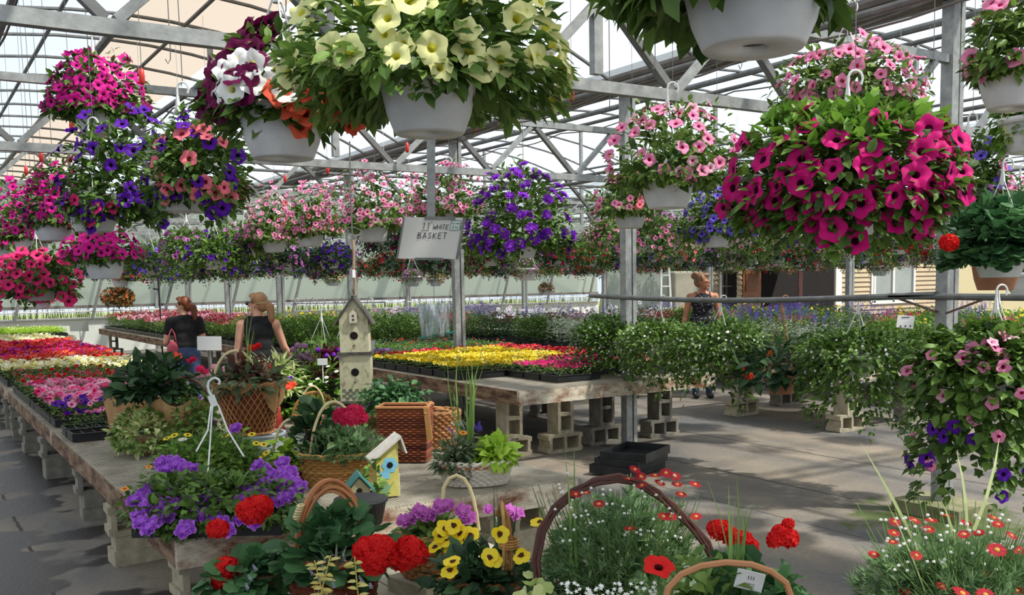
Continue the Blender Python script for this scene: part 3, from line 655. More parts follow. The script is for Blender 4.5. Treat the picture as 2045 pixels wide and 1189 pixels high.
near_basket(1930, 380, 92, (1866, 2010, 275, 436), [('blue', 22, .036, None, (.1, .95)), ('ppink', 10, .034, None, (.1, .7)), ('pink', 10, .034, A(.1, 1.2), (.3, .95))], 'violet and pink petunia basket left of the white geranium pot', n=900, L=.05, W=.03)
near_basket(1425, 452, 74, (1362, 1515, 365, 480), [('blue', 56, .034, None, (.1, 1))], 'blue violet petunia basket left of the huge magenta basket', n=800, L=.048, W=.028)
r_, _p = near_basket(1998, 492, 106, (1885, 2085, 405, 528), [], 'ivy geranium in a white pot at the right edge', n=560, L=.075, W=.07, lk=3, lm='gera', h=.17)
o = mkobj('flower_head', blossom_mesh('umbel', 'red'), r_, label='scarlet flower head'); q = at(1895, 485, .29*F/106-.15)-r_.location; o.matrix_local = orient(q, Vector((-.3, -.5, .8)), .052)
mb = MB(); mb.tube([q, q+Vector((.1, .02, .03)), Vector((.0, 0, .05))], .003, 5); mb.obj('flower_stem', M['stem'], r_)
near_basket(1990, 512, 96, (1930, 2060, 470, 516), [], 'brown plastic pot hanging behind the white geranium pot', n=200, L=.06, W=.05, lk=3, lm='gera', pot='terracotta_plastic', h=.2, hanger=False, dist=5.6)
near_basket(2052, 545, 80, (2020, 2100, 520, 575), [('gold', 14, .035, None, (.1, .9))], 'golden yellow pansies at the right edge below the geranium', n=200, kind='pansy')
near_basket(2035, 425, 60, (1985, 2100, 350, 425), [('pink', 50, .036, None, (.1, .9))], 'distant pink petunia basket at the right edge', n=400, indiv=False, hi=False, lm='mid')
# far baskets: a few dozen, listed singly
FB = [(1065, 487, 31, 'gold', 'yellow and pink basket under the double violet one'), (1170, 487, 29, 'lilac', 'lilac basket left of the middle post'), (1052, 536, 40, 'ppink', 'white pot of small purple pink flowers below the double violet basket'),
 (822, 552, 33, 'ppink', 'white pot of purple pink flowers hanging under the sign'), (665, 556, 25, 'cream', 'small trailing cream basket left of the tall birdhouse'), (1090, 575, 22, 'rust', 'tiny rust basket hanging below the others near the back wall'),
 (1290, 474, 50, 'pink', 'white pot right of the middle post under the pink basket'), (1358, 490, 38, 'salmon', 'small salmon basket with spiky leaves'), (1312, 512, 27, 'whiteeye', 'dark basket dotted with white edged flowers'),
 (1470, 484, 36, 'lilac', 'lilac basket left of the huge magenta one'), (1500, 500, 26, 'blue', 'small blue violet basket under the lilac one'), (1608, 470, 34, 'magdeep', 'magenta basket low under the left side of the huge one'),
 (1655, 452, 50, 'magdeep', 'pot showing under the middle of the huge magenta basket'), (1716, 452, 54, 'purple', 'pot showing under the right of the huge magenta basket'), (1757, 531, 33, 'dred', 'small white pot hanging before the siding window'),
 (770, 480, 40, 'burg', 'dark basket behind the pink row above the birdhouse'), (1145, 512, 28, 'whiteeye', 'white edged dark basket near the middle post'), (1225, 512, 30, 'crim', 'small crimson basket beside the middle post'),
 (300, 522, 45, 'blue', 'blue violet basket left in the far row above the women'), (375, 500, 48, 'ppink', 'purple pink basket in the row above the woman in the t-shirt'), (430, 508, 50, 'purple', 'deep purple basket in the row above the women'), (492, 480, 48, 'ppink', 'purple pink basket left of the pink row'),
 (870, 556, 26, 'crim', 'two red pink clusters hanging below the sign'), (1340, 470, 40, 'lpink', 'light pink basket behind the small salmon one'), (1790, 480, 46, 'dred', 'leafy basket with few dark red flowers left of the near post'), (1850, 470, 46, 'crim', 'leafy crimson dotted basket by the near post')]
far_lm = {'gold': 'mid', 'whiteeye': 'dark', 'burg': 'dark', 'rust': 'olive', 'lilac': 'mid'}
FP = {}; FBC = []
def far_proto(col, lm, var):
    k = (col, lm, var)
    if k in FP: return FP[k]
    pr = Profile(.36, .22, .24, lump=.2); mb = MB(); core(pr, mb, .6); foliage(pr, 900, .055, .032, 1, mb=mb, depth=.4); fm = mb.mesh('foliage', LM[lm])
    bb = MB(); 
    for _ in range(84):
        p, n = pr.rand(.93); blossom(bb, orient(p*1.0, (n+CAMDIR*.3+Vector((U(-.6, .6), U(-.6, .6), U(-.2, .4)))), U(.022, .034)), 'pet', False)
    FP[k] = (fm, bb.mesh('blossoms', PM[col], smooth=True)); return FP[k]
def far_basket(C, col, label, lm='dark', group=None, sc=1.0, scf=1.0, top=1.0, var=0, kindb='hanging basket'):
    r = empty('hanging_basket', C, label, kindb, group, rz=U(0, 6.28))
    fm, bm_ = far_proto(col, lm, var)
    a = mkobj('foliage', fm, r); b = mkobj('blossoms', bm_, r); b['kind'] = 'stuff'
    for q in (a, b): q.scale = (scf, scf, scf*U(.85, 1.1))
    p = mkobj('pot', pot_mesh('pot_white', .165, None, 20), r)
    k = ('far', round(top, 1))
    if k not in HM: h_ = hanger_mb(.4); h_.join(wire_mb(.4, round(top, 1))); HM[k] = h_.mesh('hanger', M['whitep'])
    mkobj('hanger', HM[k], r); r.scale = (sc, sc, sc)
    return r
for i, (px, py, w, col, lb) in enumerate(FB):
    C = at(px, py, .27*F/w); small = w < 45 and py > 500
    FBC.append(C.copy()); far_basket(C, col, lb, far_lm.get(col, 'mid' if i % 2 else 'pet'), None, 1.0, .52 if small and py > 525 else .95, max(.6, zr_at(C.x)-C.z), i % 2)
# far rows of baskets seen as a dark band under the pink ones
rows = [(11.6, 2.3, 19.6, ('blue', 'purple', 'ppink', 'burg', 'whiteeye', 'crim', 'dred', 'purple'), 2.12), (13.2, 3.0, 22, ('burg', 'purple', 'dred', 'lilac', 'crim', 'burg'), 2.1), (15.2, 3.6, 22, ('dred', 'salmon', 'burg', 'crim'), 2.08), (17.6, 3.4, 22, ('dusty', 'crim', 'dred'), 2.05), (21.5, 2.2, 22, ('pink', 'dusty', 'purple'), 2.1)]
rown = ['petunia basket in the nearest dense far row', 'flowered basket in the second dense row', 'flowered basket in the third dense row with the even lower edge', 'basket in the fourth dense row before the back wall', 'basket in the last dense row close to the back wall']
colw = dict(blue='blue violet', purple='violet', ppink='purple pink', burg='burgundy', whiteeye='white edged', crim='crimson', dred='dark red', lilac='lilac', salmon='salmon', dusty='dusty rose', pink='pink')
for ri, (y, x0, x1, cols, z) in enumerate(rows):
    x = x0; k = 0
    while x < x1:
        if abs(x-6.2) > .42 and abs(x-14.2) > .42 and all((Vector((x, y, z))-q).length > .5 for q in FBC):
            c = cols[k % len(cols)] if x > 5.4 or ri > 2 else ('blue', 'ppink', 'purple')[k % 3]
            far_basket((x, y+U(-.06, .06), z+U(-.03, .03)), c, '%s %s' % (colw[c], rown[ri]), 'dark' if k % 3 else 'mid', 'dense far rows of hanging baskets', 1, .88, 1.0, k % 2)
            k += 1
        x += .60
    for xa, xb, nm in ((x0-.3, 6.1, 'left'), (6.3, 14.1, 'middle'), (14.3, x1+.3, 'right')):
        mb = MB(); mb.tube([(xa, y, z+1.02), (xb, y, z+1.02)], .018, 6); tag(mb.obj('basket_rail', M['galvd']), 'steel rail above the %s part of the %s dense row of baskets' % (nm, ORD[ri]), 'rail', 'rails over the far rows')
# second receding rows along the bays, higher
for (x, z, ys, cols, lb) in ((8.3, 2.35, (7.6, 8.5, 9.4, 10.3), ('lpink', 'lilac', 'ppink', 'pink'), 'right of the middle post'), (10.8, 2.3, (7.4, 8.3, 9.2, 10.1), ('magdeep', 'crim', 'purple', 'dred'), 'behind the huge magenta basket'), (12.6, 2.2, (8.4, 9.3, 10.2), ('crim', 'dred', 'pink'), 'beyond the near post')):
    for k, y in enumerate(ys): far_basket((x, y, z), cols[k % len(cols)], '%s petunia basket %s, %s along its pipe' % (colw.get(cols[k % len(cols)], 'light pink' if cols[k % len(cols)] == 'lpink' else 'deep magenta'), lb, ORD[k]), 'mid', None, 1, 1, .85, k % 2)
# red weights on thin irrigation lines
for i, (px, py, d) in enumerate([(283, 152, 5.0), (143, 250, 6.5), (82, 312, 7.5), (52, 340, 8.5), (27, 374, 9.5), (1497, 78, 4.0), (1141, 186, 5.5), (948, 250, 7.0), (813, 294, 8.0), (654, 338, 9.0), (569, 356, 10)]):
    C = at(px, py, d); r = empty('drip_weight', C, 'red weight on a thin line, %s from the camera of the %s string of weights' % (ORD[i if i < 5 else i-5], 'left' if i < 5 else 'middle'), 'weight', 'red weights on irrigation lines')
    mb = MB(); mb.lathe([(.004, .04), (.013, .035), (.016, .0), (.016, -.035), (.008, -.045), (.001, -.045)], 10); mb.obj('weight', M['red'], r, smooth=True)
    mb = MB(); mb.tube([(0, 0, .04), (.005, 0, max(.3, zr_at(C.x)-C.z))], .0018, 4); mb.obj('line', M['wire'], r)
# long hanging wires with hooks but no basket
for i, (px, py, d) in enumerate([(330, 118, 4.6), (745, 320, 8), (700, 262, 5.6), (1040, 240, 6.6), (1210, 215, 5), (1300, 130, 4.5), (1475, 130, 5.0), (1858, 160, 5.5), (560, 20, 4), (610, 330, 9)]):
    C = at(px, py, d); mb = MB(); mb.tube([(0, 0, 0), (.012, .0, -.02), (.024, 0, 0), (.026, 0, .04), (.026, 0, max(.3, zr_at(C.x)-C.z))], .0025, 5)
    o = mb.obj('hook_wire', M['wire']); o.location = C; tag(o, 'long bare wire with a hook, %s counting those near the roof' % ORD[i], 'wire', 'bare hanging wires')
# ------------------------------------------------------------------ SIGN on its pole
SDIST = 5.2
C = at(860, 476, SDIST); s = SDIST/F
r = empty('hanging_sign', C, 'white handwritten sign reading 11" WHITE BASKET on a hanging pole', 'sign')
r.matrix_world = Matrix.Translation(C) @ Matrix(((CR.x, CAMDIR.x*-1, 0, 0), (CR.y, CAMDIR.y*-1, 0, 0), (0, 0, 1, 0), (0, 0, 0, 1))) @ Matrix.Rotation(math.radians(1.5), 4, 'Y')
W2, H2 = 118*s/2, 82*s/2; sh = 8*s
def quadpl(mb, x0, z0, x1, z1, y, t=.006):   # sheared slab (lower edge shifted left)
    def X(x, z): return x+sh*(z/H2)*.9
    vs = [(X(x, z), yy, z) for yy in (y, y-t) for x, z in ((x0, z0), (x1, z0), (x1, z1), (x0, z1))]
    mb.add(vs, [(0, 1, 2, 3), (7, 6, 5, 4), (0, 4, 5, 1), (1, 5, 6, 2), (2, 6, 7, 3), (3, 7, 4, 0)])
mb = MB(); quadpl(mb, -W2, -H2, W2, H2, 0); mb.obj('panel', M['board'], r)
mb = MB(); quadpl(mb, -W2-.008, -H2, -W2+.002, H2, .006, .016); quadpl(mb, W2-.004, -H2, W2+.010, H2, .006, .016); quadpl(mb, -W2*.32, H2-.012, W2*.72, H2+.004, .004, .016); quadpl(mb, -W2*.4, -H2-.006, W2*.55, -H2+.006, .004, .016); mb.obj('frame', M['galvd'], r)
mb = MB(); mb.box((0, .03, .53), (.044, .03, .92)); mb.obj('pole', M['galv'], r)
mb = MB(); quadpl(mb, W2*.6, H2*.38, W2*.93, H2*.86, -.007, .001); mb.obj('price_note', mat('pale_green_note', (190, 206, 196), rough=.6), r)
mb = MB()
for a in ((W2*.6, H2*.38, W2*.93, H2*.40), (W2*.6, H2*.84, W2*.93, H2*.86), (W2*.6, H2*.38, W2*.61, H2*.86), (W2*.92, H2*.38, W2*.93, H2*.86)): quadpl(mb, *a, -.0085, .001)
mb.obj('note_border', mat('teal_ink', (70, 110, 110)), r)
# handwriting as strokes (unit letters on a 1 x 1.4 grid)
LET = {'1': [[(.2, 1.25), (.35, 1.4), (.35, 0)]], 'W': [[(0, 1.4), (.2, 0), (.5, .9), (.75, 0), (1.05, 1.4)]], 'H': [[(0, 1.4), (0, 0)], [(.8, 1.45), (.75, .05)], [(0, .7), (.8, .75)]], 'I': [[(.1, 1.4), (.1, 0)]], 'T': [[(-.1, 1.4), (.7, 1.45)], [(.3, 1.4), (.3, 0)]],
 'E': [[(.75, 1.4), (0, 1.35), (0, 0), (.75, .05)], [(0, .7), (.6, .75)]], 'B': [[(0, 0), (0, 1.4), (.55, 1.3), (.6, .95), (0, .75), (.7, .6), (.75, .15), (0, 0)]], 'A': [[(0, 0), (.4, 1.4), (.8, 0)], [(.15, .5), (.65, .5)]],
 'S': [[(.75, 1.25), (.35, 1.4), (.05, 1.1), (.65, .55), (.55, .1), (0, .05)]], 'K': [[(0, 1.4), (0, 0)], [(.7, 1.35), (.05, .65), (.75, 0)]], '"': [[(0, 1.5), (0, 1.25)], [(.2, 1.5), (.2, 1.25)]], '_': [[(0, 0), (1.5, .08)]],
 '3': [[(0, 1.3), (.5, 1.4), (.2, .8), (.6, .6), (.5, .1), (0, 0)]], 'o': [[(.3, .8), (0, .4), (.3, 0), (.6, .4), (.3, .8)]], 'r': [[(0, .8), (0, 0)], [(0, .5), (.4, .8)]], 'm': [[(0, 0), (0, .8), (.3, .5), (.5, .8), (.5, 0)], [(.5, .6), (.9, .8), (.9, 0)]], 'e': [[(.1, .4), (.6, .5), (.3, .8), (0, .4), (.3, 0), (.6, .1)]],
 '6': [[(.5, 1.4), (0, .5), (.3, 0), (.6, .4), (.1, .6)]], '.': [[(0, 0), (.1, 0)]], '5': [[(.6, 1.4), (.1, 1.4), (.05, .8), (.6, .6), (.5, .1), (0, 0)]], '$': [[(.7, 1.2), (.1, 1.1), (.6, .6), (0, .2)], [(.35, 1.5), (.35, 0)]]}
def write(mb, txt, x, z, h, th, adv=1.25, y=-.0085):
    for ch in txt:
        if ch != ' ':
            for st in LET[ch]:
                for a, b in zip(st, st[1:]):
                    def P(q): zz = z+q[1]*h/1.4; return Vector((x+q[0]*h/1.4+sh*(zz/H2)*.9, y, zz))
                    mb.beam(P(a), P(b), .001, th, up=(1, 0, 0)) if abs(P(a).x-P(b).x) < 1e-6 else mb.beam(P(a), P(b), .001 if False else th, .001, up=(0, 1, 0))
        x += adv*h/1.4*({'I': .5, '"': .6, ' ': .45, '.': .35, '1': .85, 'm': 1.1, 'W': 1.28, 'H': 1.12, 'T': 1.02}.get(ch, 1))
tx = MB(); hh = H2*.30
write(tx, '11', -W2*.34, H2*.42, hh*1.05, .0030, 1.15); write(tx, '_', -W2*.37, H2*.35, hh*1.2, .0024); write(tx, '"', -W2*.075, H2*.50, hh*.9, .0018); write(tx, 'WHITE', W2*.03, H2*.43, hh*.74, .0026, 1.0)
write(tx, 'BASKET', -W2*.44, -H2*.02, hh*.95, .0030, 1.22); tx.obj('lettering', M['ink'], r)
tx = MB(); write(tx, '3ormore', W2*.625, H2*.68, H2*.10, .0011, 1.12, -.0085); write(tx, '$16.5', W2*.67, H2*.45, H2*.15, .0015, 1.1, -.0085); tx.obj('note_lettering', M['ink'], r)
# ------------------------------------------------------------------ BENCHES
BM = {}
def hollow_block(kind):
    if kind in BM: return BM[kind]
    mb = MB()
    if kind == 'flat': L_, Hh, D_ = .39, .19, .19
    elif kind == 'end': L_, Hh, D_ = .39, .19, .19
    if kind == 'slab': mb.box((0, 0, .048), (.38, .19, .095)); 
    else:
        t = .034
        q = MB(); q.box((0, 0, t/2), (L_, D_, t)); q.box((0, 0, Hh-t/2), (L_, D_, t))
        for x in (-L_/2+t/2, 0, L_/2-t/2): q.box((x, 0, Hh/2), (t, D_, Hh-2*t))
        for sx in (-1, 1):
            for sz in (0, 1): q.box((sx*(L_/2+.008), 0, .03+sz*(Hh-.06)), (.018, D_, .045))
        if kind == 'end': mb.join(q, Matrix.Translation((Hh/2, 0, L_/2)) @ Matrix.Rotation(-pi/2, 4, 'Y'))
        else: mb.join(q)
    me = mb.mesh('concrete_block', M['block']); BM[kind] = me; return me
BMD = {}
def pillar(x, y, spec, where, pale=True, rz=0):
    z = 0
    for i, k in enumerate(spec):
        me = hollow_block(k)
        if not pale:
            if k not in BMD: m2 = me.copy(); m2.materials[0] = M['blockd']; BMD[k] = m2
            me = BMD[k]
        o = mkobj('concrete_block', me); o.location = (x+U(-.012, .012), y+U(-.012, .012), z); o.rotation_euler = (0, 0, rz+U(-.05, .05)+(pi/2 if (k == 'flat' and i % 2) else 0))
        pos = 'lowest' if i == 0 else ('topmost' if i == len(spec)-1 else 'middle')
        tag(o, '%s concrete block, %s' % (pos, where), 'concrete block', 'concrete blocks under the benches')
        z += {'flat': .19, 'end': .407, 'slab': .095}[k]
def bench(x0, x1, y0, y1, zt, label, bh=.13, meshtop=True, pitch=.027, woodf='wood', woodl='woodd'):
    r = empty('plant_bench', (x0, y0, 0), label, 'bench'); W_ = x1-x0; D_ = y1-y0; zc = zt-.012-bh/2
    mb = MB(); mb.box((W_/2, .02, zc), (W_, .04, bh)); mb.obj('front_board', M[woodf], r)
    mb = MB(); mb.box((W_/2, D_-.02, zc), (W_, .04, bh)); mb.obj('back_board', M[woodf], r)
    mb = MB(); mb.box((.02, D_/2, zc-.001), (.041, D_-.08, bh)); mb.obj('side_board', M[woodl], r)
    mb = MB(); mb.box((W_-.02, D_/2, zc-.001), (.041, D_-.08, bh)); mb.obj('side_board', M[woodf], r)
    mb = MB(); k = 1.2
    while k < D_-.3: mb.box((W_/2, k, zc-.01), (W_-.08, .05, bh*.7)); k += 1.2
    mb.obj('cross_board', M[woodl], r)
    mb = MB(); t = .0030; z = zt-.008; sl = .62    # diamond lattice of thin strands
    def clip(xa, ya, xb, yb):
        ts = [0, 1]; dx, dy = xb-xa, yb-ya; t0, t1 = 0, 1
        for p_, q_ in ((-dx, xa), (dx, W_-xa), (-dy, ya), (dy, D_-ya)):
            if abs(p_) < 1e-9:
                if q_ < 0: return None
            else:
                rr = q_/p_
                if p_ < 0: t0 = max(t0, rr)
                else: t1 = min(t1, rr)
        return (xa+dx*t0, ya+dy*t0, xa+dx*t1, ya+dy*t1) if t0 < t1 else None
    n = int((D_+W_*sl)/pitch)+1
    for s_ in (1, -1):
        for i in range(n):
            c0 = i*pitch-(W_*sl if s_ > 0 else 0); q = clip(0, c0, W_, c0+s_*W_*sl)
            if q: mb.beam((q[0], q[1], z), (q[2], q[3], z), t*1.5, .006)
    mb.obj('mesh_top', M['mesh'], r); return r
ZB = .545; ZC = .72
bench(1.0, 3.32, 4.45, 8.75, .54, 'low display bench with diamond mesh top holding the baskets and birdhouses')
bench(1.0, 2.5, 8.8, 12.6, .54, 'narrow bench of bedding trays behind the display bench on the left')
bench(1.0, 3.2, 13.0, 23.2, .54, 'long bedding plant bench beyond the narrow one on the left')
bench(4.68, 7.15, 7.15, 12.4, ZC, 'bench of yellow and magenta bedding plants in the middle')
bench(4.68, 7.15, 12.8, 18.2, ZC, 'second middle bench covered with tall green plants')
bench(4.3, 7.15, 18.7, 26.5, ZC, 'last middle bench towards the back wall')
bench(8.5, 10.1, 6.5, 8.95, ZC, 'bench of blue salvias beyond the hanging white flowered plants')
bench(8.0, 10.1, 10.7, 18.0, ZC, 'long green plant bench behind the woman in the camisole')
bench(10.9, 13.2, 6.2, 14.0, ZC, 'bench of mixed greenery further right before the facade')
bench(-2.5, 3.4, 24.0, 26.6, .66, 'bench of lime green seedlings along the back wall')
for x, y, sp, wh, pale in [(1.25, 4.72, ('slab', 'slab', 'flat'), 'under the front left corner of the display bench', 1), (3.0, 4.72, ('slab', 'slab', 'flat'), 'under the front right corner of the display bench', 1),
    (1.2, 6.2, ('slab', 'slab', 'flat'), 'second pile along the left side of the display bench', 1), (1.22, 7.6, ('slab', 'slab', 'flat'), 'third pile along the left side of the display bench', 0), (1.2, 9.5, ('slab', 'slab', 'flat'), 'first pile under the narrow left bench', 0), (1.2, 11.2, ('slab', 'slab', 'flat'), 'second pile under the narrow left bench', 0), (1.2, 12.4, ('slab', 'slab', 'flat'), 'last pile under the narrow left bench', 0),
    (3.1, 6.4, ('slab', 'slab', 'flat'), 'middle of the right side of the display bench', 1), (3.1, 8.5, ('slab', 'slab', 'flat'), 'far right corner of the display bench', 0), (2.3, 9.2, ('slab', 'slab', 'flat'), 'right side of the narrow bench', 0), (2.3, 12.3, ('slab', 'slab', 'flat'), 'far right of the narrow bench', 0),
    (4.95, 7.75, ('flat', 'end'), 'left pile under the yellow flower bench', 1), (5.5, 7.65, ('flat', 'end'), 'second pile from the left under the yellow flower bench', 1), (6.2-.08, 7.78, ('flat', 'end'), 'third pile from the left under the yellow flower bench', 0), (6.9, 7.75, ('flat', 'end'), 'right pile under the yellow flower bench', 0),
    (4.9, 9.9, ('flat', 'end'), 'left pile in the second line under the yellow flower bench', 0), (6.9, 9.9, ('flat', 'end'), 'right pile in the second line under the yellow flower bench', 0), (4.9, 12.1, ('flat', 'end'), 'left pile at the far end of the yellow flower bench', 0), (6.9, 12.1, ('flat', 'end'), 'right pile at the far end of the yellow flower bench', 1),
    (8.72, 6.72, ('flat', 'end'), 'front left of the salvia bench', 1), (8.76, 8.3, ('flat', 'end'), 'back left of the salvia bench', 1), (9.9, 6.72, ('flat', 'end'), 'front right of the salvia bench', 0), (9.9, 8.6, ('flat', 'end'), 'back right of the salvia bench', 0),
    (8.3, 11, ('flat', 'end'), 'front left of the bench behind the woman', 0), (9.8, 11, ('flat', 'end'), 'front right of the bench behind the woman', 0), (8.3, 14.3, ('flat', 'end'), 'middle left of the bench behind the woman', 0), (8.3, 17.6, ('flat', 'end'), 'far left of the bench behind the woman', 0), (9.8, 17.6, ('flat', 'end'), 'far right of the bench behind the woman', 0),
    (11.1, 6.5, ('flat', 'end'), 'front left of the mixed greenery bench', 0), (12.9, 6.5, ('flat', 'end'), 'front right of the mixed greenery bench', 0), (11.1, 10, ('flat', 'end'), 'middle of the mixed greenery bench', 0), (11.1, 13.7, ('flat', 'end'), 'far left of the mixed greenery bench', 0), (12.9, 13.7, ('flat', 'end'), 'far right of the mixed greenery bench', 0),
    (4.9, 13.1, ('flat', 'end'), 'front left of the second middle bench', 0), (6.9, 13.1, ('flat', 'end'), 'front right of the second middle bench', 0), (4.9, 17.9, ('flat', 'end'), 'far left of the second middle bench', 0), (6.9, 17.9, ('flat', 'end'), 'far right of the second middle bench', 0)]:
    pillar(x, y, sp, wh, pale)
for x, y in ((1.2, 13.3), (3.0, 13.3), (1.2, 18), (3.0, 18), (1.2, 22.9), (3.0, 22.9)): pillar(x, y, ('slab', 'slab', 'flat'), 'under the long left bench %s' % ('near end' if y < 14 else 'middle' if y < 20 else 'far end')+(' left' if x < 2 else ' right'), False)
for x in (-2.3, .5, 3.2): pillar(x, 24.3, ('flat', 'slab', 'flat'), 'under the seedling bench %s' % {-2.3: 'at left', .5: 'in the middle', 3.2: 'at right'}[x], False)
for x in (4.6, 6.9): 
    for y in (19.0, 26.2): pillar(x, y, ('flat', 'end'), 'under the last middle bench, %s %s' % ('near' if y < 20 else 'far', 'left' if x < 5 else 'right'), False)
# black table on the far right
r = empty('black_table', (12.9, 6.6, 0), 'dark table with thin legs carrying lime green seedlings at the far right', 'table')
mb = MB(); mb.box((1.5, 1.3, .70), (3.0, 2.6, .05)); mb.obj('table_top', M['blackp'], r)
for x in (.08, 2.9):
    for y in (.1, 2.5): mb = MB(); mb.box((x, y, .34), (.06, .06, .68)); mb.obj('leg', M['blackp'], r)
# ------------------------------------------------------------------ BEDDING TRAYS
TP = {}
def tray_mesh():
    if 'tray' in TP: return TP['tray']
    mb = MB(); W_, D_, h = .53, .275, .058
    for x, y, w, d in ((0, -D_/2, W_, .008), (0, D_/2, W_, .008), (-W_/2, 0, .008, D_), (W_/2, 0, .008, D_)): mb.box((x, y, h/2), (w, d, h))
    mb.box((0, -D_/2, h), (W_+.02, .022, .006)); mb.box((0, D_/2, h), (W_+.02, .022, .006)); mb.box((-W_/2, 0, h), (.022, D_+.02, .006)); mb.box((W_/2, 0, h), (.022, D_+.02, .006))
    mb.box((0, 0, .004), (W_, D_, .008))
    for i in range(1, 6): mb.box((-W_/2+W_*i/6, 0, h-.012), (.012, D_, .012))
    for i in range(1, 3): mb.box((0, -D_/2+D_*i/3, h-.013), (W_, .012, .012))
    TP['tray'] = mb.mesh('tray', M['blackp']); return TP['tray']
def tray_proto(key, lm, cols, h, n=230, L=.04, W=.022, lk=1, nb=50, bs=.022, kind='pet', var=0):
    k = (key, var)
    if k in TP: return TP[k]
    fm = MB(); W_, D_ = .55, .29
    for _ in range(n):
        x, y = U(-W_/2, W_/2), U(-D_/2, D_/2); z = .05+h*(U(0, 1)**.6)*U(.75, 1.05); a = U(0, 6.28)
        d = Vector((cos(a), sin(a), U(-.2, .9))).normalized(); leaf(fm, Vector((x, y, z)), d, Vector((U(-.3, .3), U(-.3, .3), 1)).normalized(), L*U(.7, 1.2), W, lk)
    out = [('foliage', fm.mesh('foliage', LM[lm]), None)]
    for ci, (c, fr) in enumerate(cols):
        bm_ = MB()
        for _ in range(int(nb*fr)):
            x, y = U(-W_/2, W_/2), U(-D_/2, D_/2); z = .06+h*U(.8, 1.18)
            nn = (Vector((0, 0, .8))+CAMDIR*U(0, .9)+Vector((U(-.5, .5), U(-.5, .5), 0)))
            if kind == 'spike':
                blossom(bm_, orient((x, y, z), Vector((U(-.2, .2), U(-.2, .2), 1)), bs*U(.7, 1.2)), 'spike', False)
            else: blossom(bm_, orient((x, y, z), nn, bs*U(.75, 1.2)), kind, False)
        out.append(('blossoms', bm_.mesh('blossoms', PM[c], smooth=kind != 'spike'), 'stuff'))
    TP[k] = out; return out
PEND = []
def tray(x, y, z, proto, label, group, rz=0, sc=1): PEND.append((x, y, z, proto, label, group, rz, sc))
def flush_trays(limit=296):
    def key(t):
        q = Vector((t[0], t[1], t[2]))-EYE; d = q.dot(CF); px = 1022.5+F*q.dot(CR)/d
        return d+(100 if px < -60 or px > 2105 else 0)
    PEND.sort(key=key)
    for t in PEND[:limit]: tray_now(*t)
    slots = []; mb = MB()
    for (x, y, z, proto, label, group, rz, sc) in PEND[limit:]:
        if key((x, y, z)) > 100: continue
        T = Matrix.Translation((x, y, z)) @ Matrix.Rotation(0 if random.random() < .5 else pi, 4, 'Z') @ Matrix.Diagonal((1, 1, sc, 1))
        for me in [tray_mesh()]+[p[1] for p in proto]:
            base = []
            for m in me.materials:
                if m not in slots: slots.append(m)
                base.append(slots.index(m))
            o = len(mb.v); mb.v += [tuple(T @ v.co) for v in me.vertices]
            for pl in me.polygons: mb.f.append(tuple(i+o for i in pl.vertices)); mb.m.append(base[pl.material_index])
    if mb.v: tag(mb.obj('bedding_trays', slots), 'far off sea of bedding plant trays on the back benches', 'trays of plants', kind='stuff')
def tray_now(x, y, z, proto, label, group, rz=0, sc=1):
    r = empty('bedding_tray', (x, y, z), label, 'tray of plants', group, rz=rz+U(-.03, .03)+(pi if random.random() < .5 else 0))
    mkobj('tray', tray_mesh(), r)
    for nm, me, kd in proto:
        o = mkobj(nm, me, r, kind=kd)
        if sc != 1: o.scale = (1, 1, sc)
def K(key, lm, cols, h, **kw): return (key, lm, cols, h, kw)
